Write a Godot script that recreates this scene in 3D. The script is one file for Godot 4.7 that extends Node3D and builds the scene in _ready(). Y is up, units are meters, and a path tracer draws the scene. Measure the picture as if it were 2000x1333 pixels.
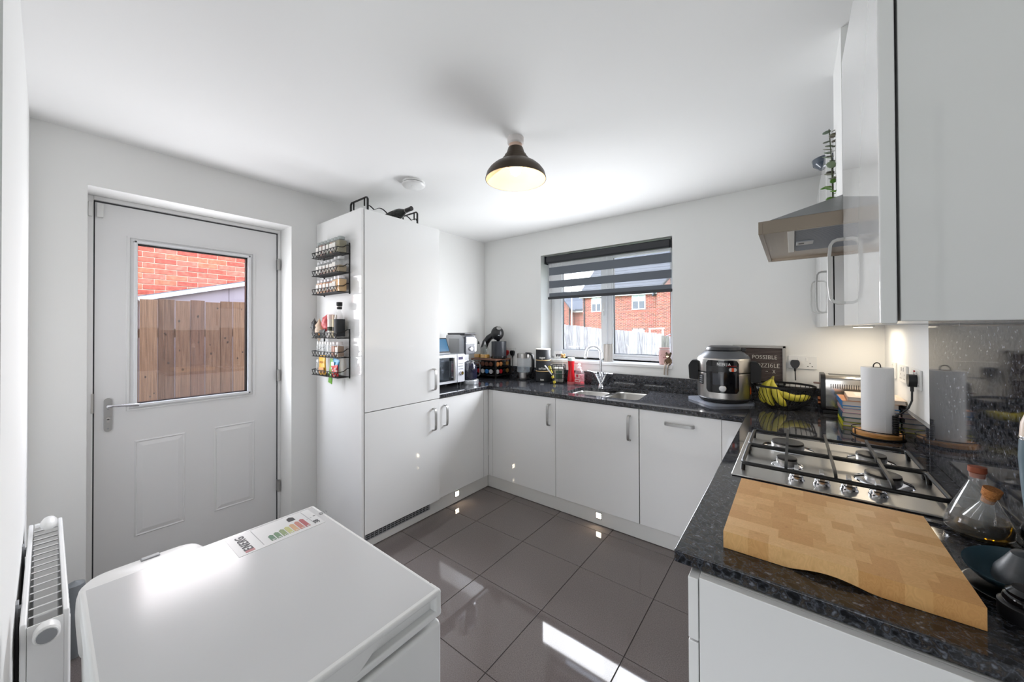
extends Node3D
# A fitted kitchen with a garden door and a window. x runs east, y up, z south; metres.

const CT := 0.91      # top of the worktop
const H := 2.40       # ceiling
const WX := -2.764    # west wall (door)
const NZ := -3.064    # north wall (window)
const EX := 0.4287    # east wall (hob)
const SZ := 0.052     # south wall (radiator)

var M := {}           # materials
var taken := {}       # names in use
var rng := RandomNumberGenerator.new()

func _ready() -> void:
	rng.seed = 7
	camera_and_light()
	materials()
	room()
	back_door()
	window()
	outside()
	cabinets()
	worktop()
	sink_and_tap()
	hob()
	hood()
	freezer_corner()
	ceiling_things()
	tall_cabinet_things()
	west_counter()
	window_counter()
	corner_counter()
	hob_counter()

# ---------------------------------------------------------------- camera, sky, lights
func camera_and_light() -> void:
	var c := Camera3D.new()
	c.name = "camera"
	var f := 706.97   # focal length in pixels of a 2000 x 1333 picture
	c.projection = Camera3D.PROJECTION_FRUSTUM
	c.near = 0.03
	c.far = 200.0
	c.size = 1333.0 / f * c.near
	c.frustum_offset = Vector2(1000.0 - 997.31, -(666.5 - 638.31)) / f * c.near
	c.transform = Transform3D(Basis(Vector3(0.78833948, -0.00401936, -0.61522737), Vector3(0.00798875, 0.99996123, 0.00370374), Vector3(0.61518863, -0.0078347, 0.78834102)), Vector3(0, 1.4129, 0))
	add_child(c)
	c.current = true
	var e := Environment.new()
	var s := ProceduralSkyMaterial.new()
	s.sky_top_color = Color(0.80, 0.86, 0.95)
	s.sky_horizon_color = Color(0.97, 0.98, 1.0)
	s.sky_curve = 0.2
	s.sky_energy_multiplier = 2.4
	s.ground_bottom_color = Color(0.45, 0.44, 0.42)
	s.ground_horizon_color = Color(0.6, 0.6, 0.58)
	s.ground_energy_multiplier = 1.0
	e.background_mode = Environment.BG_SKY
	e.sky = Sky.new()
	e.sky.sky_material = s
	e.tonemap_mode = Environment.TONE_MAPPER_LINEAR
	e.tonemap_exposure = 0.92
	e.sdfgi_enabled = true
	e.ssao_enabled = true
	e.ssil_enabled = true
	var w := WorldEnvironment.new()
	w.name = "sky"
	w.environment = e
	add_child(w)
	# daylight: through the kitchen window and the glass of the back door; then added fill from behind the camera
	daylight(Vector3(-1.38, 1.42, -3.054), Vector2(1.22, 0.56), 0.0, Color(0.97, 0.98, 1.0), 3.9, "daylight_window")
	daylight(Vector3(-2.945, 1.455, -0.585), Vector2(0.5, 0.88), PI / 2, Color(0.98, 0.98, 1.0), 1.15, "daylight_door")
	daylight(Vector3(-0.55, 0.66, 3.05), Vector2(2.6, 1.1), 0.0, Color(0.97, 0.98, 1.0), 2.8, "daylight_dining", true)  # added fill light, low behind the camera, to lift the whole kitchen

# an area light at an opening, or the added fill; turn is its yaw, 0 faces south (away from the north wall)
func daylight(at: Vector3, size: Vector2, turn: float, c: Color, energy: float, called: String, north := false) -> void:
	var l := AreaLight3D.new()
	l.name = called
	l.area_size = size
	l.position = at
	l.rotation.y = turn + (0.0 if north else PI)
	l.light_color = c
	l.light_energy = energy
	l.area_range = 12.0
	l.area_attenuation = 2.0
	l.shadow_enabled = true
	add_child(l)

# ---------------------------------------------------------------- materials
func mat(r: int, g: int, b: int, rough := 0.6, metal := 0.0) -> StandardMaterial3D:
	var m := StandardMaterial3D.new()
	m.albedo_color = Color8(r, g, b)
	m.roughness = rough
	m.metallic = metal
	return m

func noise(freq: float, oct := 3, sd := 1, kind := FastNoiseLite.TYPE_SIMPLEX_SMOOTH) -> FastNoiseLite:
	var n := FastNoiseLite.new()
	n.noise_type = kind
	n.frequency = freq
	n.fractal_octaves = oct
	n.seed = sd
	return n

# seamless picture painted by f(u, v) -> Color
func paint(n: int, f: Callable) -> ImageTexture:
	var im := Image.create(n, n, false, Image.FORMAT_RGB8)
	for y in n:
		for x in n:
			im.set_pixel(x, y, f.call(x, y))
	return ImageTexture.create_from_image(im)

func ramp(stops: Array) -> Gradient:
	var g := Gradient.new()
	var o := PackedFloat32Array()
	var c := PackedColorArray()
	for s in stops:
		o.append(s[0])
		c.append(Color8(s[1], s[2], s[3]))
	g.offsets = o
	g.colors = c
	return g

func ntex(n: FastNoiseLite, g: Gradient, size := 512) -> NoiseTexture2D:
	var t := NoiseTexture2D.new()
	t.width = size
	t.height = size
	t.seamless = true
	t.noise = n
	t.color_ramp = g
	return t

func tri(m: StandardMaterial3D, scale: Vector3, world := true) -> StandardMaterial3D:
	m.uv1_triplanar = true
	m.uv1_world_triplanar = world
	m.uv1_scale = scale
	return m

func glass(c: Color, alpha: float, rough := 0.0) -> StandardMaterial3D:
	var m := StandardMaterial3D.new()
	m.albedo_color = Color(c.r, c.g, c.b, alpha)
	m.transparency = BaseMaterial3D.TRANSPARENCY_ALPHA
	m.roughness = rough
	return m

func glow(c: Color, energy: float) -> StandardMaterial3D:
	var m := mat(240, 240, 240, 0.5)
	m.emission_enabled = true
	m.emission = c
	m.emission_energy_multiplier = energy
	return m

func materials() -> void:
	M.wall = mat(238, 238, 236, 0.85)
	M.ceil = mat(242, 242, 241, 0.9)
	M.trimw = mat(236, 236, 235, 0.4)
	M.upvc = mat(238, 239, 241, 0.3)
	M.doorw = mat(234, 234, 234, 0.45)
	M.gloss = mat(237, 237, 236, 0.07)
	M.gloss.clearcoat_enabled = true
	M.gloss.clearcoat = 0.6
	M.gloss.clearcoat_roughness = 0.03
	M.carcass = mat(226, 225, 222, 0.35)
	M.plinth = mat(216, 215, 212, 0.25)
	M.white = mat(236, 236, 235, 0.35)
	M.whiteplastic = mat(232, 232, 230, 0.3)
	M.greyplastic = mat(150, 152, 155, 0.45)
	M.darkgrey = mat(62, 63, 66, 0.5)
	M.black = mat(22, 22, 24, 0.35)
	M.blackmatt = mat(30, 30, 32, 0.7)
	M.blackgloss = mat(12, 12, 15, 0.08)
	M.wire = mat(26, 25, 25, 0.5, 0.3)
	M.chrome = mat(225, 226, 230, 0.08, 1.0)
	M.steel = mat(184, 181, 177, 0.28, 1.0)
	M.hoodsteel = mat(150, 138, 126, 0.3, 1.0)
	M.brushed = mat(196, 194, 190, 0.34, 1.0)
	M.satin = mat(176, 175, 173, 0.38, 0.9)
	M.silver = mat(196, 199, 204, 0.3, 0.6)
	M.iron = mat(15, 15, 15, 0.4)
	M.rubber = mat(70, 71, 73, 0.8)
	M.clear = glass(Color(1, 1, 1), 0.06)
	M.pane = glass(Color(1, 1, 1), 0.03)
	M.smoked = glass(Color(0.15, 0.16, 0.25), 0.55)
	M.grout = mat(58, 54, 53, 0.9)
	M.tile = tri(mat(255, 255, 255, 0.04), Vector3.ONE * 2.6)
	M.tile.albedo_texture = ntex(noise(0.12, 4, 3), ramp([[0.0, 98, 90, 88], [0.45, 109, 101, 99], [0.55, 113, 105, 103], [1.0, 124, 116, 114]]))
	M.granite = tri(mat(255, 255, 255, 0.06), Vector3.ONE * 2.2)
	M.granite.albedo_texture = ntex(noise(0.035, 5, 11), ramp([[0.0, 14, 15, 17], [0.3, 30, 31, 34], [0.42, 48, 50, 55], [0.48, 86, 90, 98], [0.52, 60, 62, 68], [0.58, 34, 34, 37], [0.64, 78, 70, 62], [0.7, 40, 39, 40], [0.82, 96, 100, 108], [1.0, 140, 146, 156]]))
	M.maple = []
	for k in 5:
		var w := tri(mat(255, 255, 255, 0.42), Vector3(9, 9, 9))
		var c: Array = [[226, 176, 112], [230, 182, 118], [220, 168, 104], [234, 188, 126], [216, 162, 98]][k]
		w.uv1_scale = Vector3(7, 3.2, 7)
		w.uv1_offset = Vector3(0.13 * k, 0.29 * k, 0.41 * k)
		w.albedo_texture = ntex(noise(0.01 + 0.003 * k, 3, 20 + k), ramp([[0.0, c[0] - 16, c[1] - 18, c[2] - 18], [0.3, c[0], c[1], c[2]], [0.36, c[0] - 9, c[1] - 10, c[2] - 10], [0.42, c[0] + 2, c[1] + 2, c[2] + 2], [0.5, c[0] - 8, c[1] - 9, c[2] - 9], [0.56, c[0] + 3, c[1] + 3, c[2] + 3], [0.7, c[0] - 6, c[1] - 7, c[2] - 7], [1.0, c[0] + 8, c[1] + 7, c[2] + 7]]), 256)
		M.maple.append(w)
	M.cork = tri(mat(255, 255, 255, 0.85), Vector3.ONE * 20)
	M.cork.albedo_texture = ntex(noise(0.09, 3, 31), ramp([[0.0, 120, 70, 36], [0.5, 186, 122, 66], [1.0, 216, 158, 98]]), 128)
	M.oak = tri(mat(255, 255, 255, 0.5), Vector3(6, 40, 6))
	M.oak.albedo_texture = ntex(noise(0.02, 4, 33), ramp([[0.0, 176, 118, 58], [0.5, 208, 150, 84], [1.0, 222, 170, 104]]), 256)
	M.fence = []
	for k in 4:
		var w := tri(mat(255, 255, 255, 0.9), Vector3(13, 0.42, 13))
		var c: Array = [[116, 84, 62], [102, 72, 52], [130, 96, 70], [110, 78, 60]][k]
		w.albedo_texture = ntex(noise(0.02, 5, 40 + k), ramp([[0.0, c[0] - 26, c[1] - 22, c[2] - 18], [0.42, c[0] - 5, c[1] - 5, c[2] - 4], [0.55, c[0] + 3, c[1] + 2, c[2] + 2], [1.0, c[0] + 20, c[1] + 18, c[2] + 16]]), 256)
		M.fence.append(w)
	M.greyfence = []
	for k in 4:
		var w := tri(mat(255, 255, 255, 0.95), Vector3(6, 0.7, 6))
		var c: Array = [[186, 180, 178], [170, 165, 164], [196, 192, 190], [128, 124, 112]][k]
		w.albedo_texture = ntex(noise(0.02, 4, 50 + k), ramp([[0.0, c[0] - 50, c[1] - 50, c[2] - 46], [0.45, c[0] - 4, c[1] - 4, c[2] - 4], [1.0, c[0] + 22, c[1] + 22, c[2] + 22]]), 256)
		M.greyfence.append(w)
	M.brick = []
	for k in 5:
		var w := tri(mat(255, 255, 255, 0.9), Vector3.ONE * 3.0)
		var c: Array = [[192, 88, 68], [204, 98, 76], [182, 78, 60], [198, 104, 84], [208, 108, 78]][k]
		w.albedo_texture = ntex(noise(0.04, 4, 60 + k), ramp([[0.0, c[0] - 30, c[1] - 20, c[2] - 16], [0.5, c[0], c[1], c[2]], [1.0, c[0] + 24, c[1] + 26, c[2] + 26]]), 128)
		M.brick.append(w)
	M.mortar = mat(214, 196, 172, 0.95)
	M.farbrick = mat(255, 255, 255, 0.95)
	M.farbrick.albedo_texture = brickwork()
	tri(M.farbrick, Vector3(1.0 / 1.35, 1.0 / 1.2, 1.0 / 1.35))
	M.roof = mat(92, 94, 100, 0.9)
	M.render = mat(226, 220, 206, 0.95)
	M.lawn = mat(96, 112, 70, 1.0)
	M.patio = mat(150, 146, 140, 0.95)

# six by sixteen bricks, for houses too far off to tell their bricks apart
func brickwork() -> ImageTexture:
	var n := 256
	var im := Image.create(n, n, false, Image.FORMAT_RGB8)
	im.fill(Color8(186, 164, 146))
	var r := RandomNumberGenerator.new()
	r.seed = 5
	for j in 16:
		for i in 7:
			var k := r.randf_range(0.72, 1.06)
			var c := Color8(int(176 * k), int(86 * k * r.randf_range(0.9, 1.1)), int(64 * k * r.randf_range(0.9, 1.1)))
			var x := int((i - 0.5 * (j % 2)) * n / 6.0)
			im.fill_rect(Rect2i(maxi(x, 0), j * 16, 39 + mini(x, 0), 13), c)
	return ImageTexture.create_from_image(im)

# ---------------------------------------------------------------- naming
func numbered(called: String) -> String:
	if not taken.has(called):
		taken[called] = 0
		return called
	taken[called] += 1
	return "%s_%03d" % [called, taken[called]]

# a thing: a Node3D at its base, with its parts as children
func thing(called: String, label: String, category: String, at := Vector3.ZERO, group := "", turn := 0.0) -> Node3D:
	var o := Node3D.new()
	o.name = numbered(called)
	o.position = at
	o.rotation.y = turn
	add_child(o)
	tag(o, label, category, group)
	return o

func tag(o: Node, label: String, category := "", group := "", kind := "") -> void:
	if label: o.set_meta("label", label)
	if category: o.set_meta("category", category)
	if group: o.set_meta("group", group)
	if kind: o.set_meta("kind", kind)

# one mesh as a part of t (or of a part)
func part(t: Node, called: String, b: MB, m: Material, label := "") -> MeshInstance3D:
	var o := MeshInstance3D.new()
	o.name = called
	o.mesh = b.mesh()
	o.material_override = m
	if label: o.set_meta("label", label)
	t.add_child(o, true)
	return o

func again(t: Node, called: String, me: Mesh, m: Material, x: Transform3D) -> MeshInstance3D:
	var o := MeshInstance3D.new()
	o.name = called
	o.mesh = me
	o.material_override = m
	o.transform = x
	t.add_child(o, true)
	return o

# a top-level thing that is one mesh, shape in world coordinates round `at`
func single(called: String, b: MB, m: Material, label: String, category: String, group := "") -> MeshInstance3D:
	var o := MeshInstance3D.new()
	o.name = numbered(called)
	o.mesh = b.mesh()
	o.position = -b.xf.origin
	o.material_override = m
	add_child(o)
	tag(o, label, category, group)
	return o

func struct(called: String, b: MB, m: Material, label: String, parent: Node = self) -> MeshInstance3D:
	var o := MeshInstance3D.new()
	o.name = numbered(called) if parent == self else called
	o.mesh = b.mesh()
	o.material_override = m
	parent.add_child(o, true)
	if parent == self: tag(o, label, "", "", "structure")
	return o

func copy(o: Node3D, at: Vector3, label: String, turn := 0.0, called := "") -> Node3D:
	var c: Node3D = o.duplicate()
	var nm: String = called
	if nm == "":
		nm = String(o.name)
		var k := nm.length()
		if k > 4 and nm.substr(k - 4, 1) == "_" and nm.substr(k - 3).is_valid_int(): nm = nm.substr(0, k - 4)
	c.name = numbered(nm)
	add_child(c)
	c.position = at
	c.rotation.y = turn
	c.set_meta("label", label)
	return c

# shape builder whose world coordinates are taken relative to t's place
func at(t: Node3D) -> MB:
	var b := MB.new()
	b.xf = Transform3D(Basis(), -t.position)
	return b

func mb() -> MB:
	return MB.new()

func letters(t: Node, text: String, height: float, x: Transform3D, m: Material, bold := false, called := "lettering") -> void:
	var tm := TextMesh.new()
	var f := SystemFont.new()
	f.font_names = PackedStringArray(["Droid Sans"])
	if bold: f.font_weight = 700
	tm.font = f
	tm.text = text
	tm.font_size = 32
	tm.pixel_size = height / 23.0
	tm.depth = 0.0008
	tm.curve_step = 4.0
	var o := MeshInstance3D.new()
	o.name = called
	o.mesh = tm
	o.material_override = m
	o.transform = x
	t.add_child(o, true)

# ---------------------------------------------------------------- shapes
class MB:
	var v := PackedVector3Array()
	var n := PackedVector3Array()
	var t := PackedVector2Array()
	var xf := Transform3D()

	func mesh() -> ArrayMesh:
		var a := []
		a.resize(Mesh.ARRAY_MAX)
		a[Mesh.ARRAY_VERTEX] = v
		a[Mesh.ARRAY_NORMAL] = n
		a[Mesh.ARRAY_TEX_UV] = t
		var m := ArrayMesh.new()
		m.add_surface_from_arrays(Mesh.PRIMITIVE_TRIANGLES, a)
		return m

	func tri(a: Vector3, b: Vector3, c: Vector3, na: Vector3, nb: Vector3, nc: Vector3, ua := Vector2.ZERO, ub := Vector2.ZERO, uc := Vector2.ZERO) -> void:
		var x := (b - a).cross(c - a)
		if x.length_squared() < 1e-18: return
		if x.dot(na + nb + nc) > 0.0:
			var s := b; b = c; c = s
			s = nb; nb = nc; nc = s
			var u := ub; ub = uc; uc = u
		v.append(xf * a); v.append(xf * b); v.append(xf * c)
		n.append((xf.basis * na).normalized()); n.append((xf.basis * nb).normalized()); n.append((xf.basis * nc).normalized())
		t.append(ua); t.append(ub); t.append(uc)

	func quad(a: Vector3, b: Vector3, c: Vector3, d: Vector3, nn: Vector3) -> void:
		tri(a, b, c, nn, nn, nn, Vector2(0, 1), Vector2(1, 1), Vector2(1, 0))
		tri(a, c, d, nn, nn, nn, Vector2(0, 1), Vector2(1, 0), Vector2(0, 0))

	func quadn(a: Vector3, b: Vector3, c: Vector3, d: Vector3, na: Vector3, nb: Vector3, nc: Vector3, nd: Vector3) -> void:
		tri(a, b, c, na, nb, nc)
		tri(a, c, d, na, nc, nd)

	# box between two corners; r rounds its edges
	func box(p: Vector3, q: Vector3, r := 0.0) -> MB:
		var lo := Vector3(minf(p.x, q.x), minf(p.y, q.y), minf(p.z, q.z))
		var hi := Vector3(maxf(p.x, q.x), maxf(p.y, q.y), maxf(p.z, q.z))
		var c := (lo + hi) / 2
		var h := (hi - lo) / 2
		r = minf(r, minf(h.x, minf(h.y, h.z)) * 0.99)
		var i := h - Vector3.ONE * r
		for ax in 3:
			for s: float in [-1.0, 1.0]:
				var nn := Vector3.ZERO
				nn[ax] = s
				var u := (ax + 1) % 3
				var w := (ax + 2) % 3
				var k := []
				for e: Array in [[-1, -1], [1, -1], [1, 1], [-1, 1]]:
					var g := Vector3.ZERO
					g[ax] = s * h[ax]
					g[u] = e[0] * i[u]
					g[w] = e[1] * i[w]
					k.append(c + g)
				quad(k[0], k[1], k[2], k[3], nn)
		if r <= 0.0: return self
		for ax in 3:   # the edges along ax
			var u := (ax + 1) % 3
			var w := (ax + 2) % 3
			for su: float in [-1.0, 1.0]:
				for sw: float in [-1.0, 1.0]:
					var nu := Vector3.ZERO
					var nw := Vector3.ZERO
					nu[u] = su
					nw[w] = sw
					var g := Vector3.ZERO
					g[u] = su * i[u]
					g[w] = sw * i[w]
					var l := Vector3.ZERO
					l[ax] = i[ax]
					var nm := (nu + nw).normalized()
					quadn(c + g + nu * r - l, c + g + nu * r + l, c + g + nm * r + l, c + g + nm * r - l, nu, nu, nm, nm)
					quadn(c + g + nw * r - l, c + g + nw * r + l, c + g + nm * r + l, c + g + nm * r - l, nw, nw, nm, nm)
		for sx: float in [-1.0, 1.0]:
			for sy: float in [-1.0, 1.0]:
				for sz: float in [-1.0, 1.0]:
					var s := Vector3(sx, sy, sz)
					var g := c + i * s
					var a := Vector3(sx, 0, 0)
					var b := Vector3(0, sy, 0)
					var d := Vector3(0, 0, sz)
					var ab := (a + b).normalized()
					var bd := (b + d).normalized()
					var da := (d + a).normalized()
					for e: Array in [[a, ab, da], [b, ab, bd], [d, bd, da], [ab, bd, da]]:
						tri(g + e[0] * r, g + e[1] * r, g + e[2] * r, e[0], e[1], e[2])
		return self

	# box turned about its centre
	func tbox(c: Vector3, size: Vector3, basis: Basis, r := 0.0) -> MB:
		var keep := xf
		xf = xf * Transform3D(basis, c)
		box(-size / 2, size / 2, r)
		xf = keep
		return self

	# eight corners: bottom ring a0..a3, top ring b0..b3
	func hexa(a: Array, b: Array) -> MB:
		var m := Vector3.ZERO
		for p: Vector3 in a + b: m += p / 8.0
		var fs := [[a[0], a[1], a[2], a[3]], [b[0], b[1], b[2], b[3]]]
		for i in 4: fs.append([a[i], a[(i + 1) % 4], b[(i + 1) % 4], b[i]])
		for f: Array in fs:
			var nn: Vector3 = (f[2] - f[0]).cross(f[3] - f[1]).normalized()
			if nn.dot((f[0] + f[2]) / 2 - m) < 0: nn = -nn
			quad(f[0], f[1], f[2], f[3], nn)
		return self

	# rows of points joined into a skin; closed joins the last column to the first; out says which side is outside
	func skin(rows: Array, closed: bool, flip := false) -> MB:
		var R := rows.size()
		var C: int = rows[0].size()
		var K := C if closed else C - 1
		var nr := []
		for i in R:
			var l := PackedVector3Array()
			l.resize(C)
			nr.append(l)
		for i in R - 1:
			for j in K:
				var j2 := (j + 1) % C
				var q: Vector3 = (rows[i + 1][j2] - rows[i][j]).cross(rows[i + 1][j] - rows[i][j2])
				if flip: q = -q
				nr[i][j] += q; nr[i][j2] += q; nr[i + 1][j] += q; nr[i + 1][j2] += q
		for i in R - 1:
			for j in K:
				var j2 := (j + 1) % C
				var q: Vector3 = (rows[i + 1][j2] - rows[i][j]).cross(rows[i + 1][j] - rows[i][j2])
				if q.length_squared() < 1e-20: continue
				if flip: q = -q
				q = q.normalized()
				var a: Vector3 = nr[i][j].normalized() if nr[i][j].length_squared() > 1e-24 else q
				var b: Vector3 = nr[i][j2].normalized() if nr[i][j2].length_squared() > 1e-24 else q
				var c: Vector3 = nr[i + 1][j2].normalized() if nr[i + 1][j2].length_squared() > 1e-24 else q
				var d: Vector3 = nr[i + 1][j].normalized() if nr[i + 1][j].length_squared() > 1e-24 else q
				var u := float(j) / K
				var u2 := float(j + 1) / K
				tri(rows[i][j], rows[i][j2], rows[i + 1][j2], a, b, c, Vector2(u, i), Vector2(u2, i), Vector2(u2, i + 1))
				tri(rows[i][j], rows[i + 1][j2], rows[i + 1][j], a, c, d, Vector2(u, i), Vector2(u2, i + 1), Vector2(u, i + 1))
		return self

	# turned profile: [radius, height] pairs from the bottom up along the outside; edges over 35 degrees stay sharp
	func lathe(c: Vector3, prof: Array, seg := 20, basis := Basis()) -> MB:
		var p := []
		for i in prof.size():
			p.append(prof[i])
			if i > 0 and i < prof.size() - 1:
				var a := Vector2(prof[i][0] - prof[i - 1][0], prof[i][1] - prof[i - 1][1])
				var b := Vector2(prof[i + 1][0] - prof[i][0], prof[i + 1][1] - prof[i][1])
				if absf(a.angle_to(b)) > 0.6: p.append(prof[i])
		var rows := []
		for e: Array in p:
			var l := PackedVector3Array()
			for j in seg:
				var w := TAU * j / seg
				l.append(c + basis * Vector3(cos(w) * e[0], e[1], sin(w) * e[0]))
			rows.append(l)
		return skin(rows, true, true)

	# a profile swept along points; side is the direction the profile's x keeps to; sharp keeps the profile's corners
	func sweep(pts: Array, prof: Array, side: Vector3, closed := false, sharp := true) -> MB:
		var P := pts.size()
		var loops := []
		for i in P:
			var a: Vector3 = pts[(i - 1 + P) % P] if closed or i > 0 else pts[i]
			var b: Vector3 = pts[(i + 1) % P] if closed or i < P - 1 else pts[i]
			var d := (b - a).normalized()
			var s := (side - d * side.dot(d))
			s = s.normalized() if s.length() > 0.01 else d.cross(Vector3(0.3, 0.9, 0.2)).normalized()
			var k := d.cross(s)
			var l := PackedVector3Array()
			for e: Array in prof: l.append(pts[i] + s * e[0] + k * e[1])
			loops.append(l)
		if closed: loops.append(loops[0])
		if sharp:
			var C: int = prof.size()
			for j in C:
				var rows := []
				for l: PackedVector3Array in loops: rows.append(PackedVector3Array([l[j], l[(j + 1) % C]]))
				skin(rows, false)
		else:
			skin(loops, true)
		if not closed:
			for e: Array in [[0, 1], [P - 1, P - 2]]:
				var l: PackedVector3Array = loops[e[0]]
				var nn: Vector3 = (pts[e[0]] - pts[e[1]]).normalized()
				for j in range(1, l.size() - 1): tri(l[0], l[j], l[j + 1], nn, nn, nn)
		return self

	func tube(pts: Array, r: float, seg := 6, closed := false) -> MB:
		var prof := []
		for j in seg: prof.append([cos(TAU * j / seg) * r, sin(TAU * j / seg) * r])
		var side := Vector3(0, 0, 1)
		var d: Vector3 = (pts[pts.size() - 1] - pts[0])
		if closed: d = Vector3.ZERO
		var best := 2.0
		for c: Vector3 in [Vector3.RIGHT, Vector3.UP, Vector3.BACK]:
			var worst := 0.0
			for i in pts.size() - 1: worst = maxf(worst, absf((pts[i + 1] - pts[i]).normalized().dot(c)))
			if worst < best:
				best = worst
				side = c
		return sweep(pts, prof, side, closed, false)

	# outline in the plane of basis x, y pushed from z0 to z1; w may be any simple polygon
	func prism(w: Array, z0: float, z1: float, basis := Basis(), o := Vector3.ZERO, smooth := false) -> MB:
		var p := PackedVector2Array(w)
		if Geometry2D.is_polygon_clockwise(p): p.reverse()
		var ix := Geometry2D.triangulate_polygon(p)
		for s: Array in [[z0, -1.0], [z1, 1.0]]:
			var nn: Vector3 = basis.z * s[1] * signf(z1 - z0)
			for i in range(0, ix.size(), 3):
				var q := []
				for k in 3: q.append(o + basis * Vector3(p[ix[i + k]].x, p[ix[i + k]].y, s[0]))
				tri(q[0], q[1], q[2], nn, nn, nn)
		var C := p.size()
		var en := []
		for i in C:
			var d := (p[(i + 1) % C] - p[i]).normalized()
			en.append(basis * Vector3(d.y, -d.x, 0))
		for i in C:
			var a := p[i]
			var b := p[(i + 1) % C]
			var na: Vector3 = en[i]
			var nb: Vector3 = en[i]
			if smooth:
				if na.dot(en[(i - 1 + C) % C]) > 0.7: na = (en[i] + en[(i - 1 + C) % C]).normalized()
				if nb.dot(en[(i + 1) % C]) > 0.7: nb = (en[i] + en[(i + 1) % C]).normalized()
			quadn(o + basis * Vector3(a.x, a.y, z0), o + basis * Vector3(b.x, b.y, z0), o + basis * Vector3(b.x, b.y, z1), o + basis * Vector3(a.x, a.y, z1), na, nb, nb, na)
		return self

	func ball(c: Vector3, r: Vector3, seg := 14, rings := 9, basis := Basis()) -> MB:
		var rows := []
		for i in rings + 1:
			var a := PI * i / rings - PI / 2
			var l := PackedVector3Array()
			for j in seg:
				var w := TAU * j / seg
				l.append(c + basis * Vector3(cos(w) * cos(a) * r.x, sin(a) * r.y, sin(w) * cos(a) * r.z))
			rows.append(l)
		return skin(rows, true, true)

# a polygon with its corners rounded
func rounded(p: Array, r: float, k := 5) -> Array:
	var out := []
	var C := p.size()
	for i in C:
		var a: Vector2 = p[(i - 1 + C) % C]
		var b: Vector2 = p[i]
		var c: Vector2 = p[(i + 1) % C]
		var rr := minf(r, minf(a.distance_to(b), b.distance_to(c)) * 0.49)
		var s := b + (a - b).normalized() * rr
		var e := b + (c - b).normalized() * rr
		for j in k + 1:
			var t := float(j) / k
			out.append(s.lerp(b, t).lerp(b.lerp(e, t), t))
	return out

func rect(w: float, h: float, x := 0.0, y := 0.0) -> Array:
	return [Vector2(x - w / 2, y - h / 2), Vector2(x + w / 2, y - h / 2), Vector2(x + w / 2, y + h / 2), Vector2(x - w / 2, y + h / 2)]

func arc(c: Vector3, u: Vector3, w: Vector3, r: float, a0: float, a1: float, k := 10) -> Array:
	var out := []
	for i in k + 1:
		var a := lerpf(a0, a1, float(i) / k)
		out.append(c + u * cos(a) * r + w * sin(a) * r)
	return out

func turn(y: float) -> Basis:
	return Basis(Vector3.UP, y)

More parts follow.
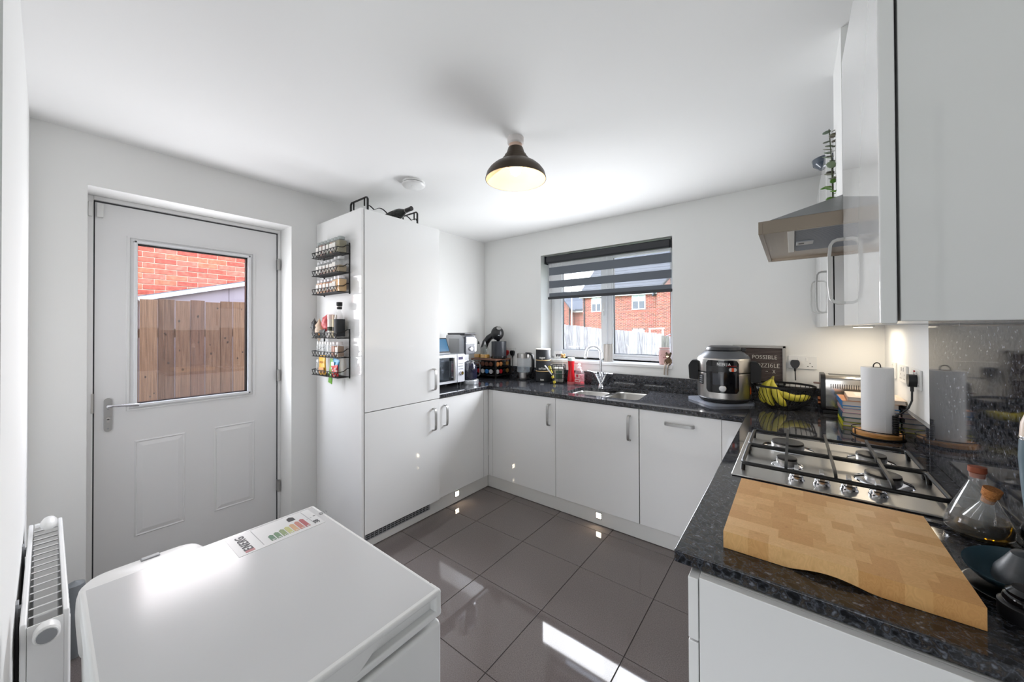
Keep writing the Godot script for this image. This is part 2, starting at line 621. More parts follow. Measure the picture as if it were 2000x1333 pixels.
# ---------------------------------------------------------------- the room
func room() -> void:
	var f := struct("floor", mb().box(Vector3(-3.12, -0.12, -3.36), Vector3(1.5, -0.003, 3.3)), M.grout, "dark grey-brown polished tile floor with thin dark joints")
	var tl := mb().box(Vector3(-0.2095, -0.012, -0.2085), Vector3(0.2095, 0.0, 0.2085), 0.0012).mesh()
	for i in 8:
		for j in 8:
			var c := Vector3(-0.375 - 0.4225 * i + 0.4225, 0, -2.585 + 0.42 * j)
			if c.x - 0.21 > EX or c.x + 0.2 < WX: continue
			again(f, "tile", tl, M.tile, Transform3D(Basis(), c))
	struct("ceiling", mb().box(Vector3(-3.12, H, -3.36), Vector3(1.5, H + 0.15, 3.3)), M.ceil, "plain white plastered ceiling")
	# west wall, with the opening of the back door
	var w := mb()
	w.box(Vector3(WX, -0.05, -3.36), Vector3(-3.12, H, -1.052))
	w.box(Vector3(WX, 2.142, -1.052), Vector3(-3.12, H, -0.123))
	w.box(Vector3(WX, -0.05, -0.123), Vector3(-3.12, H, 0.3))
	struct("wall_west", w, M.wall, "white painted wall round the back door")
	w = mb()
	w.box(Vector3(-3.12, -0.05, NZ), Vector3(-2.003, H, -3.36))
	w.box(Vector3(-0.755, -0.05, NZ), Vector3(EX + 0.25, H, -3.36))
	w.box(Vector3(-2.003, -0.05, NZ), Vector3(-0.755, 1.098, -3.36))
	w.box(Vector3(-2.003, 2.155, NZ), Vector3(-0.755, H, -3.36))
	struct("wall_north", w, M.wall, "white painted wall with the window above the sink")
	w = mb()
	w.box(Vector3(EX, -0.05, -3.36), Vector3(EX + 0.25, H, 0.3))
	struct("wall_east", w, M.wall, "white painted wall behind the hob")
	w = mb()
	w.box(Vector3(-3.12, -0.05, SZ), Vector3(-1.15, H, SZ + 0.12))
	w.box(Vector3(-1.15, 2.2, SZ), Vector3(EX + 0.25, H, SZ + 0.12))
	struct("wall_south", w, M.wall, "white painted wall behind the radiator")
	# added unseen room behind the camera, opened low to hold the fill light
	w = mb()
	w.box(Vector3(-2.6, -0.05, SZ + 0.12), Vector3(-2.5, H, 3.2))
	w.box(Vector3(1.4, -0.05, 0.3), Vector3(1.5, H, 3.2))
	w.box(Vector3(EX, -0.05, 0.2), Vector3(1.5, H, 0.3))
	w.box(Vector3(-2.6, -0.05, 3.1), Vector3(-1.9, H, 3.2))
	w.box(Vector3(0.8, -0.05, 3.1), Vector3(1.5, H, 3.2))
	w.box(Vector3(-1.9, 1.25, 3.1), Vector3(0.8, H, 3.2))
	w.box(Vector3(-1.9, -0.05, 3.1), Vector3(0.8, 0.08, 3.2))
	struct("wall_dining", w, M.wall, "white walls of an added unseen room behind the camera")
	# skirting
	w = mb()
	w.box(Vector3(WX, 0, -1.052), Vector3(WX + 0.014, 0.1, -1.222), 0.003)
	w.box(Vector3(WX, 0, -0.123), Vector3(WX + 0.014, 0.1, SZ), 0.003)
	struct("baseboard_west", w, M.trimw, "white skirting board beside the back door")
	struct("baseboard_south", mb().box(Vector3(WX, 0, SZ), Vector3(-1.2, 0.1, SZ - 0.014), 0.003), M.trimw, "white skirting board under the radiator")

func back_door() -> void:
	var fx := -2.95     # face of the frame
	var lx := -2.965      # face of the leaf
	var d := struct("door_1", mb().box(Vector3(-3.03, 0.0, -0.16), Vector3(-2.97, 0.02, -1.03)), M.upvc, "white back door with a square glazed upper half and two raised panels")
	var b := mb()
	b.box(Vector3(fx, 0, -0.123), Vector3(-3.03, 2.142, -0.152), 0.003)
	b.box(Vector3(fx, 0, -1.036), Vector3(-3.03, 2.142, -1.052), 0.003)
	b.box(Vector3(fx, 2.12, -0.152), Vector3(-3.03, 2.142, -1.036), 0.003)
	part(d, "door_frame", b, M.trimw)
	# gasket, seen as a dark line round the leaf
	b = mb()
	b.box(Vector3(-2.968, 0.02, -0.152), Vector3(-3.015, 2.118, -0.158))
	b.box(Vector3(-2.968, 0.02, -1.028), Vector3(-3.015, 2.118, -1.036))
	b.box(Vector3(-2.968, 2.111, -0.152), Vector3(-3.015, 2.12, -1.036))
	part(d, "gasket", b, M.darkgrey)
	b = mb()
	var gz0 := -0.319
	var gz1 := -0.851
	b.box(Vector3(lx, 0.02, -0.158), Vector3(-3.01, 2.111, gz0))
	b.box(Vector3(lx, 0.02, gz1), Vector3(-3.01, 2.111, -1.028))
	b.box(Vector3(lx, 0.02, gz0), Vector3(-3.01, 0.996, gz1))
	b.box(Vector3(lx, 1.9145, gz0), Vector3(-3.01, 2.111, gz1))
	var leaf := part(d, "leaf", b, M.doorw)
	# moulded frame round the glass
	var path := [Vector3(lx, 1.946, -0.281), Vector3(lx, 0.9655, -0.281), Vector3(lx, 0.9655, -0.8895), Vector3(lx, 1.946, -0.8895)]
	b = mb()
	b.sweep([path[0], path[1], path[2], path[3]], [[-0.002, -0.012], [0.008, -0.008], [0.008, 0.004], [-0.002, 0.008]], Vector3.RIGHT, true)
	part(leaf, "outer_moulding", b, M.doorw)
	b = mb()
	for e: Array in [[0.0, 1.9145, 1.93], [0.0, 0.98, 0.996]]:
		b.box(Vector3(lx + 0.016, e[1], -0.304), Vector3(-3.005, e[2], -0.867), 0.004)
	b.box(Vector3(lx + 0.016, 0.98, -0.304), Vector3(-3.005, 1.93, -0.319), 0.004)
	b.box(Vector3(lx + 0.016, 0.98, -0.851), Vector3(-3.005, 1.93, -0.867), 0.004)
	part(d, "glazing_bead", b, M.upvc)
	b = mb()
	for e: Array in [[1.908, 1.9145, -0.319, -0.851], [0.996, 1.0, -0.319, -0.851], [0.996, 1.9145, -0.319, -0.322], [0.996, 1.9145, -0.845, -0.851]]:
		b.box(Vector3(lx - 0.01, e[0], e[2]), Vector3(-3.005, e[1], e[3]))
	part(d, "glass_seal", b, M.black)
	part(d, "glass", mb().box(Vector3(-2.989, 0.996, gz0), Vector3(-2.993, 1.9145, gz1)), M.pane)
	for e: Array in [[-0.309, -0.5295], [-0.671, -0.893]]:
		var p := mb()
		var y0 := 0.239
		var y1 := 0.786
		var ring := func(m: float, x: float) -> PackedVector3Array:
			return PackedVector3Array([Vector3(x, y0 + m, e[0] - m), Vector3(x, y0 + m, e[1] + m), Vector3(x, y1 - m, e[1] + m), Vector3(x, y1 - m, e[0] - m)])
		var rings := [ring.call(0.0, lx), ring.call(0.006, lx + 0.006), ring.call(0.012, lx + 0.0015), ring.call(0.034, lx + 0.007)]
		for i in 3:
			for j in 4:
				var a: Vector3 = rings[i][j]
				var c: Vector3 = rings[i][(j + 1) % 4]
				var g: Vector3 = rings[i + 1][(j + 1) % 4]
				var h: Vector3 = rings[i + 1][j]
				var nn := (g - a).cross(h - c).normalized()
				if nn.x < 0: nn = -nn
				p.quad(a, c, g, h, nn)
		p.quad(rings[3][0], rings[3][1], rings[3][2], rings[3][3], Vector3.RIGHT)
		part(leaf, "raised_panel", p, M.doorw)
	# hinges, keeps, contact sensor
	for y: float in [1.891, 1.087, 0.29]:
		b = mb()
		b.box(Vector3(fx + 0.012, y - 0.04, -1.03), Vector3(fx - 0.02, y + 0.04, -1.046), 0.003)
		b.lathe(Vector3(fx + 0.012, y - 0.042, -1.032), [[0.001, 0], [0.008, 0.001], [0.008, 0.083], [0.001, 0.084]], 10)
		part(d, "hinge", b, M.satin)
	part(d, "lock_keep", mb().box(Vector3(fx + 0.002, 0.973, -0.145), Vector3(fx - 0.01, 1.077, -0.155), 0.001), M.steel)
	part(d, "contact_sensor", mb().box(Vector3(lx + 0.016, 2.03, -0.163), Vector3(lx - 0.002, 2.105, -0.188), 0.003), M.whiteplastic)
	part(d, "contact_magnet", mb().box(Vector3(fx + 0.014, 2.026, -0.132), Vector3(fx - 0.002, 2.104, -0.148), 0.003), M.whiteplastic)
	# handle
	var plate := []
	plate.append_array(arc(Vector3(0, 0.076, 0), Vector3.RIGHT, Vector3.UP, 0.0155, 0, PI, 8))
	plate.append_array(arc(Vector3(0, -0.076, 0), Vector3.RIGHT, Vector3.UP, 0.0155, PI, TAU, 8))
	var w := []
	for q: Vector3 in plate: w.append(Vector2(q.x, q.y))
	var hb := Basis(Vector3(0, 0, -1), Vector3.UP, Vector3.RIGHT)
	var hp := part(d, "handle", mb().prism(w, 0, 0.008, hb, Vector3(lx, 0.953, -0.208), true), M.satin)
	b = mb()
	b.tube([Vector3(lx + 0.006, 1.004, -0.208), Vector3(lx + 0.045, 1.004, -0.208)], 0.009, 10)
	b.tube([Vector3(lx + 0.045, 1.004, -0.204), Vector3(lx + 0.048, 1.005, -0.223), Vector3(lx + 0.05, 1.002, -0.26), Vector3(lx + 0.05, 0.996, -0.322)], 0.0078, 10)
	part(hp, "lever", b, M.chrome)
	b = mb()
	b.tube([Vector3(lx + 0.008, 0.934, -0.208), Vector3(lx + 0.011, 0.934, -0.208)], 0.0085, 12)
	b.box(Vector3(lx + 0.008, 0.911, -0.2035), Vector3(lx + 0.011, 0.931, -0.2125))
	part(hp, "key_cylinder", b, M.steel)
	for y: float in [0.985, 0.879]: part(hp, "screw", mb().tube([Vector3(lx + 0.008, y, -0.208), Vector3(lx + 0.0095, y, -0.208)], 0.004, 8), M.greyplastic)

func window() -> void:
	var z := -3.27     # inner face of the frame
	var o := struct("window_1", mb().box(Vector3(-2.003, 1.098, z - 0.07), Vector3(-0.755, 1.13, z)), M.upvc, "white window of two lights above the sink")
	var b := mb()
	b.box(Vector3(-2.003, 1.11, z), Vector3(-1.945, 2.155, z - 0.07), 0.004)
	b.box(Vector3(-0.81, 1.11, z), Vector3(-0.755, 2.155, z - 0.07), 0.004)
	b.box(Vector3(-1.945, 1.1, z), Vector3(-0.81, 1.16, z - 0.07), 0.004)
	b.box(Vector3(-1.945, 2.1, z), Vector3(-0.81, 2.155, z - 0.07), 0.004)
	b.box(Vector3(-1.42, 1.11, z), Vector3(-1.345, 2.12, z - 0.07), 0.004)
	part(o, "window_frame", b, M.upvc)
	var s := mb()     # the opening sash stands proud
	var sz := z + 0.022
	s.box(Vector3(-1.96, 1.135, sz), Vector3(-1.868, 2.12, z - 0.03), 0.006)
	s.box(Vector3(-1.442, 1.135, sz), Vector3(-1.385, 2.12, z - 0.03), 0.006)
	s.box(Vector3(-1.868, 1.135, sz), Vector3(-1.442, 1.206, z - 0.03), 0.006)
	s.box(Vector3(-1.868, 2.04, sz), Vector3(-1.442, 2.12, z - 0.03), 0.006)
	var sash := part(o, "opening_sash", s, M.upvc)
	s = mb()
	for e: Array in [[-1.868, -1.864, 1.206, 2.04], [-1.446, -1.442, 1.206, 2.04], [-1.868, -1.442, 1.206, 1.21], [-1.868, -1.442, 2.036, 2.04]]: s.box(Vector3(e[0], e[2], z + 0.004), Vector3(e[1], e[3], z - 0.02))
	part(sash, "seal", s, M.darkgrey)
	part(sash, "pane", mb().box(Vector3(-1.866, 1.208, z - 0.012), Vector3(-1.444, 2.038, z - 0.016)), M.pane)
	# handle of the sash
	s = mb()
	s.box(Vector3(-1.424, 1.54, sz), Vector3(-1.402, 1.66, sz + 0.012), 0.005)
	s.box(Vector3(-1.42, 1.58, sz + 0.01), Vector3(-1.406, 1.6, sz + 0.035), 0.004)
	s.sweep([Vector3(-1.413, 1.605, sz + 0.036), Vector3(-1.413, 1.55, sz + 0.04), Vector3(-1.416, 1.47, sz + 0.036)], rounded(rect(0.018, 0.012), 0.004, 2).map(func(q): return [q.x, q.y]), Vector3.RIGHT)
	part(sash, "window_handle", s, M.whiteplastic)
	s = mb()
	for e: Array in [[-1.345, -1.333, 1.16, 2.1], [-0.822, -0.81, 1.16, 2.1], [-1.345, -0.81, 1.16, 1.178], [-1.345, -0.81, 2.085, 2.1]]: s.box(Vector3(e[0], e[2], z - 0.005), Vector3(e[1], e[3], z - 0.04), 0.003)
	part(o, "glazing_bead", s, M.upvc)
	s = mb()
	for e: Array in [[-1.333, -1.327, 1.178, 2.085], [-0.828, -0.822, 1.178, 2.085], [-1.333, -0.822, 1.178, 1.183]]: s.box(Vector3(e[0], e[2], z - 0.018), Vector3(e[1], e[3], z - 0.04))
	part(o, "seal", s, M.darkgrey)
	part(o, "pane", mb().box(Vector3(-1.333, 1.178, z - 0.03), Vector3(-0.822, 2.085, z - 0.034)), M.pane)
	struct("window_sill", mb().box(Vector3(-2.003, 1.092, z + 0.001), Vector3(-0.755, 1.118, NZ + 0.012), 0.005), M.trimw, "white window board above the sink")
	# day and night blind
	var t := thing("roller_blind", "charcoal day-and-night roller blind of dark and sheer bands, half lowered in the window", "blind", Vector3(-1.365, 2.15, -3.1))
	b = at(t)
	b.box(Vector3(-1.955, 2.07, -3.135), Vector3(-0.768, 2.142, -3.07), 0.018)
	part(t, "headbox", b, mat(36, 38, 43, 0.45))
	for e: Array in [[-1.966, -1.954], [-0.769, -0.757]]: part(t, "end_cap", at(t).box(Vector3(e[0], 2.064, -3.138), Vector3(e[1], 2.146, -3.066), 0.012), mat(30, 32, 36, 0.5))
	var dark := mat(104, 110, 118, 0.85)
	dark.backlight_enabled = true
	dark.backlight = Color(0.12, 0.13, 0.145)
	for e: Array in [[1.951, 2.029], [1.824, 1.894], [1.735, 1.773]]: part(t, "dark_band", at(t).box(Vector3(-1.925, e[0], -3.1005), Vector3(-0.77, e[1], -3.0985)), dark)
	var sheer := mat(245, 246, 248, 0.9)
	sheer.albedo_color.a = 0.22
	sheer.transparency = BaseMaterial3D.TRANSPARENCY_ALPHA
	for e: Array in [[2.029, 2.07], [1.894, 1.951], [1.773, 1.824]]: part(t, "sheer_band", at(t).box(Vector3(-1.925, e[0], -3.1002), Vector3(-0.77, e[1], -3.0998)), sheer)
	b = at(t)
	b.box(Vector3(-1.937, 1.712, -3.108), Vector3(-0.765, 1.737, -3.09), 0.005)
	part(t, "bottom_rail", b, mat(44, 46, 51, 0.5))

# ---------------------------------------------------------------- outside
func outside() -> void:
	struct("ground", mb().box(Vector3(-60, -0.6, 8), Vector3(40, -0.45, -60)), M.lawn, "grass of the gardens outside")
	struct("side_path", mb().box(Vector3(-3.12, -0.3, 3), Vector3(-4.62, -0.15, -3.4)), M.patio, "paved path between the back door and the fence")
	# brown fence beside the back door
	var f := thing("garden_fence", "brown close-board timber fence seen through the glass of the back door", "fence", Vector3(-4.6, -0.15, -0.9))
	var z := 0.9
	var k := 0
	var knot := mat(58, 38, 26, 0.9)
	while z > -2.7:
		var w := rng.randf_range(0.1, 0.128)
		var y := 1.695 + rng.randf_range(-0.008, 0.006) - 0.01 * z
		var x := -4.6 + (0.008 if k % 2 else 0.0)
		var bd := part(f, "board", at(f).box(Vector3(x, -0.1, z), Vector3(x - 0.014, y, z - w + 0.004), 0.002), M.fence[rng.randi() % 4])
		for q in 3: part(bd, "knot", at(f).ball(Vector3(x, rng.randf_range(0.8, 1.65), z - w * rng.randf_range(0.2, 0.8)), Vector3(0.0012, rng.randf_range(0.006, 0.013), rng.randf_range(0.004, 0.009)), 8, 5), knot)
		z -= w
		k += 1
	for y: float in [0.25, 1.35]: part(f, "rail", at(f).box(Vector3(-4.62, y, 0.9), Vector3(-4.66, y + 0.08, -2.7)), M.fence[1])
	# lean-to with a white verge board
	var s := thing("lean_to", "grey lean-to with a sloping white verge board behind the brown fence", "outbuilding", Vector3(-6.0, -0.4, -1.4))
	var B := Basis(Vector3(0, 0, -1), Vector3.UP, Vector3.RIGHT)    # x runs north, y up, z towards the house
	part(s, "wall", at(s).prism([Vector2(0.2, -0.4), Vector2(1.37, -0.4), Vector2(1.37, 1.93), Vector2(0.2, 1.63)], 0, 0.6, B, Vector3(-6.05, 0, 0)), mat(164, 150, 156, 0.8))
	part(s, "wall", at(s).prism([Vector2(1.376, -0.4), Vector2(2.4, -0.4), Vector2(2.4, 2.2), Vector2(1.376, 1.932)], 0, 0.6, B, Vector3(-6.05, 0, 0)), mat(164, 150, 156, 0.8))
	part(s, "verge_board", at(s).prism([Vector2(0.1, 1.593), Vector2(2.5, 2.232), Vector2(2.5, 2.278), Vector2(0.1, 1.641)], 0, 0.03, B, Vector3(-5.42, 0, 0)), mat(236, 234, 240, 0.6))
	part(s, "roof", at(s).prism([Vector2(0.1, 1.635), Vector2(2.5, 2.272), Vector2(2.5, 2.29), Vector2(0.1, 1.653)], -1.0, 0.0, B, Vector3(-5.42, 0, 0)), M.roof)
	# neighbour's brick side wall, built brick by brick where the door shows it
	var n := thing("neighbour_house", "orange-red brick side wall of the house next door, seen above the brown fence", "house", Vector3(-7.05, -0.4, -1.3))
	part(n, "mortar", at(n).box(Vector3(-7.058, 1.5, -0.2), Vector3(-7.2, 2.9, -2.6)), M.mortar)
	var bw := at(n)
	bw.box(Vector3(-7.05, -0.4, 3), Vector3(-7.25, 5, -0.2))
	bw.box(Vector3(-7.05, -0.4, -2.6), Vector3(-7.25, 5, -6))
	bw.box(Vector3(-7.05, -0.4, -0.2), Vector3(-7.25, 1.5, -2.6))
	bw.box(Vector3(-7.05, 2.9, -0.2), Vector3(-7.25, 5, -2.6))
	part(n, "wall", bw, M.farbrick)
	var bm := mb().box(Vector3(-0.05, -0.0325, -0.1125), Vector3(0.008, 0.0325, 0.1125), 0.004).mesh()
	for j in range(-11, 5):
		for i in range(-6, 4):
			var p := Vector3(-7.055 + rng.randf_range(-0.002, 0.002), 2.4765 + 0.0755 * j, -1.043 - 0.1175 + 0.235 * i + (0.1175 if j % 2 else 0.0))
			if p.z < -2.5 or p.z > -0.3: continue
			again(n, "brick", bm, M.brick[rng.randi() % 5], Transform3D(Basis(), p - n.position))
	# pale fence at the end of the garden, stepping down to the east
	var g := thing("garden_fence", "pale weathered grey board fence at the end of the garden", "fence", Vector3(-4.0, -0.5, -8.0))
	var x := -6.2
	while x < -2.3:
		var t := clampf((x + 4.6) / 2.3, -0.7, 1.0)
		var y := 1.535 - 0.27 * t + 0.05 * t * t + rng.randf_range(-0.008, 0.008)
		part(g, "board", at(g).box(Vector3(x, -0.45, -8.0), Vector3(x + 0.098, y, -8.015 - rng.randf() * 0.006), 0.003), M.greyfence[rng.randi() % 3])
		x += 0.1
	part(g, "rail", at(g).box(Vector3(-6.2, 0.2, -8.03), Vector3(-2.3, 0.28, -8.08)), M.greyfence[1])
	g = thing("garden_fence", "greenish-grey board fence to the right of the pale one, behind the pink pot", "fence", Vector3(-1.5, -0.5, -8.3))
	x = -2.5
	k = 0
	while x < 0.6:
		part(g, "board", at(g).box(Vector3(x, -0.45, -8.3), Vector3(x + 0.092, 1.255 + rng.randf_range(-0.012, 0.012), -8.315 - 0.01 * (k % 2)), 0.003), M.greyfence[3] if k < 3 or k % 3 == 0 else M.greyfence[rng.randi() % 2])
		x += 0.095
		k += 1
	part(g, "rail", at(g).box(Vector3(-2.5, 0.2, -8.335), Vector3(0.6, 0.28, -8.38)), M.greyfence[3])
	brick_house()
	# white garden frame and clothes dryer in the gardens beyond
	var w := thing("swing_frame", "small white metal swing frame standing beyond the garden fence", "swing", Vector3(-4.04, -0.45, -14))
	for e: Array in [[-4.34, -4.26], [-3.74, -3.8]]: part(w, "leg", at(w).tube([Vector3(e[0], -0.45, -13.7), Vector3(e[1], 1.41, -14.0), Vector3(e[0], -0.45, -14.3)], 0.03, 6), M.white)
	part(w, "top_bar", at(w).tube([Vector3(-4.3, 1.41, -14), Vector3(-3.74, 1.43, -14)], 0.025, 6), M.white)
	part(w, "cross_bar", at(w).tube([Vector3(-4.25, 1.17, -14), Vector3(-3.8, 1.18, -14)], 0.018, 6), M.white)
	var r := thing("clothes_dryer", "folded grey rotary clothes dryer above the fence at the right edge of the window", "clothes dryer", Vector3(-2.6, -0.45, -11))
	part(r, "pole", at(r).tube([Vector3(-2.45, -0.45, -11), Vector3(-2.5, 1.3, -11)], 0.02, 6), M.greyplastic)
	for e: Array in [[-2.98, 1.16], [-2.86, 1.22], [-2.75, 1.27]]: part(r, "arm", at(r).tube([Vector3(e[0], e[1], -11), Vector3(-2.4, 1.4, -11)], 0.014, 6), M.greyplastic)

func house_window(h: Node3D, x0: float, x1: float, y0: float, y1: float, z: float, blind: bool) -> void:
	var f := at(h)
	var m := 0.06
	f.box(Vector3(x0, y0, z - 0.02), Vector3(x0 + m, y1, z + 0.03))
	f.box(Vector3(x1 - m, y0, z - 0.02), Vector3(x1, y1, z + 0.03))
	f.box(Vector3(x0, y0, z - 0.02), Vector3(x1, y0 + m, z + 0.05))
	f.box(Vector3(x0, y1 - m, z - 0.02), Vector3(x1, y1, z + 0.03))
	f.box(Vector3((x0 + x1) / 2 - m / 2, y0, z - 0.02), Vector3((x0 + x1) / 2 + m / 2, y1, z + 0.03))
	var w := part(h, "window", f, M.upvc)
	for e: Array in [[x0, (x0 + x1) / 2], [(x0 + x1) / 2, x1]]: part(w, "pane", at(h).box(Vector3(e[0] + 0.02, y0 + 0.02, z - 0.01), Vector3(e[1] - 0.02, y1 - 0.02, z + 0.005)), mat(84, 92, 100, 0.05))
	if blind: part(w, "blind", at(h).box(Vector3(x0 + m, y0 + (y1 - y0) * 0.55, z + 0.004), Vector3(x1 - m, y1 - m, z + 0.008)), mat(206, 218, 226, 0.8))

func tiled_roof(h: Node3D, x0: float, x1: float, z0: float, y0: float, z1: float, y1: float, n: int) -> void:
	var b := at(h)
	for i in n:
		var a := float(i) / n
		var c := float(i + 1) / n
		b.hexa([Vector3(x0, lerpf(y0, y1, a) - 0.05, lerpf(z0, z1, a)), Vector3(x1, lerpf(y0, y1, a) - 0.05, lerpf(z0, z1, a)), Vector3(x1, lerpf(y0, y1, c) - 0.08, lerpf(z0, z1, c)), Vector3(x0, lerpf(y0, y1, c) - 0.08, lerpf(z0, z1, c))],
			[Vector3(x0, lerpf(y0, y1, a) + 0.05, lerpf(z0, z1, a)), Vector3(x1, lerpf(y0, y1, a) + 0.05, lerpf(z0, z1, a)), Vector3(x1, lerpf(y0, y1, c) + 0.02, lerpf(z0, z1, c)), Vector3(x0, lerpf(y0, y1, c) + 0.02, lerpf(z0, z1, c))])
	part(h, "roof", b, M.roof)

func brick_house() -> void:
	var h := thing("brick_house", "red brick house with white windows, filling the right of the kitchen window", "house", Vector3(-7, -1.5, -24))
	part(h, "wall", at(h).box(Vector3(-11.05, -1.5, -22), Vector3(-6.2, 3.5, -29)), M.farbrick)
	part(h, "wall", at(h).prism([Vector2(-6.2, -1.5), Vector2(-2.2, -1.5), Vector2(-2.2, 3.5), Vector2(-4.2, 5.6), Vector2(-6.2, 3.5)], -29, -21.7), M.farbrick)
	part(h, "string_course", at(h).box(Vector3(-11.06, 2.44, -21.985), Vector3(-6.2, 2.54, -22.05)), M.brick[3])
	part(h, "soffit", at(h).box(Vector3(-11.2, 3.46, -21.75), Vector3(-6.2, 3.56, -22.1)), M.white)
	part(h, "downpipe", at(h).tube([Vector3(-10.93, -1.5, -21.95), Vector3(-10.93, 3.5, -21.95)], 0.05, 6), M.black)
	tiled_roof(h, -11.25, -5.9, -21.7, 3.6, -25.5, 6.6, 14)
	tiled_roof(h, -11.25, -2.2, -29.3, 3.6, -25.5, 6.6, 3)
	var v := at(h)
	v.hexa([Vector3(-6.45, 3.32, -21.6), Vector3(-4.2, 5.68, -21.6), Vector3(-4.2, 5.68, -25), Vector3(-6.45, 3.32, -25)], [Vector3(-6.45, 3.42, -21.6), Vector3(-4.2, 5.78, -21.6), Vector3(-4.2, 5.78, -25), Vector3(-6.45, 3.42, -25)])
	v.hexa([Vector3(-1.95, 3.32, -21.6), Vector3(-4.2, 5.68, -21.6), Vector3(-4.2, 5.68, -25), Vector3(-1.95, 3.32, -25)], [Vector3(-1.95, 3.42, -21.6), Vector3(-4.2, 5.78, -21.6), Vector3(-4.2, 5.78, -25), Vector3(-1.95, 3.42, -25)])
	part(h, "gable_roof", v, M.roof)
	house_window(h, -7.75, -6.93, 2.58, 3.5, -21.99, true)
	house_window(h, -7.75, -7.0, 0.35, 1.43, -21.99, true)
	house_window(h, -10.42, -9.73, 2.52, 3.46, -21.99, true)
	h = thing("brick_house", "brick house end with a dark downpipe at the left edge of the kitchen window", "house", Vector3(-17.5, -1.5, -31))
	part(h, "wall", at(h).prism([Vector2(-19.6, -1.5), Vector2(-16.5, -1.5), Vector2(-16.5, 3.5), Vector2(-17.6, 4.9), Vector2(-19.6, 4.9)], -36, -30), M.farbrick)
	part(h, "wall", at(h).box(Vector3(-16.45, -1.5, -31), Vector3(-15.9, 3.2, -36)), M.farbrick)
	part(h, "downpipe", at(h).tube([Vector3(-16.42, -1.5, -29.95), Vector3(-16.42, 3.3, -29.95)], 0.06, 6), M.black)
	var b := at(h)
	b.hexa([Vector3(-16.1, 3.1, -29.8), Vector3(-17.7, 5.0, -29.8), Vector3(-17.7, 5.0, -36), Vector3(-16.1, 3.1, -36)], [Vector3(-16.1, 3.22, -29.8), Vector3(-17.7, 5.12, -29.8), Vector3(-17.7, 5.12, -36), Vector3(-16.1, 3.22, -36)])
	b.box(Vector3(-16.5, 3.15, -30.5), Vector3(-15.3, 3.3, -36))
	part(h, "roof", b, M.roof)
	part(h, "soffit", at(h).box(Vector3(-16.45, 3.0, -30.6), Vector3(-15.4, 3.13, -36)), M.white)
	h = thing("cream_house", "cream rendered house with a grey roof, small in the gap between the two brick houses", "house", Vector3(-17, -1.5, -38))
	part(h, "wall", at(h).box(Vector3(-20, -1.5, -38), Vector3(-14, 2.75, -44)), M.render)
	part(h, "plinth_wall", at(h).box(Vector3(-20, -1.5, -37.9), Vector3(-14, 1.6, -38)), M.farbrick)
	tiled_roof(h, -20.3, -13.7, -37.7, 2.8, -41, 4.9, 10)
	part(h, "downpipe", at(h).tube([Vector3(-19.3, -1.5, -37.85), Vector3(-19.3, 2.8, -37.85)], 0.06, 6), M.black)
	var l := thing("lamp_post", "thin white lamp post in front of the left-hand brick house", "lamp post", Vector3(-14.2, -1.5, -26.3))
	part(l, "post", at(l).lathe(Vector3(-14.2, -1.5, -26.3), [[0.07, 0], [0.06, 1.0], [0.045, 7.6], [0.0, 7.61]], 8), M.white)
	part(l, "lamp", at(l).box(Vector3(-14.9, 7.5, -26.4), Vector3(-14.15, 7.62, -26.2), 0.04), M.greyplastic)

# ---------------------------------------------------------------- fitted units
# bow handle, lying along local y, standing off along local z
func bow(t: Node, length: float, x: Transform3D) -> void:
	var b := mb()
	b.xf = x
	var h := length / 2
	b.sweep([Vector3(0, -h, 0), Vector3(0, -h, 0.016), Vector3(0, -h + 0.004, 0.025), Vector3(0, -h + 0.014, 0.031), Vector3(0, -h * 0.45, 0.034), Vector3(0, h * 0.45, 0.034), Vector3(0, h - 0.014, 0.031), Vector3(0, h - 0.004, 0.025), Vector3(0, h, 0.016), Vector3(0, h, 0)], [[-0.009, -0.0035], [0.009, -0.0035], [0.009, 0.0035], [-0.009, 0.0035]], Vector3.RIGHT)
	part(t, "handle", b, M.satin)

func facing(n: Vector3, p: Vector3) -> Transform3D:
	return Transform3D(Basis(Vector3.UP.cross(n), Vector3.UP, n), p)

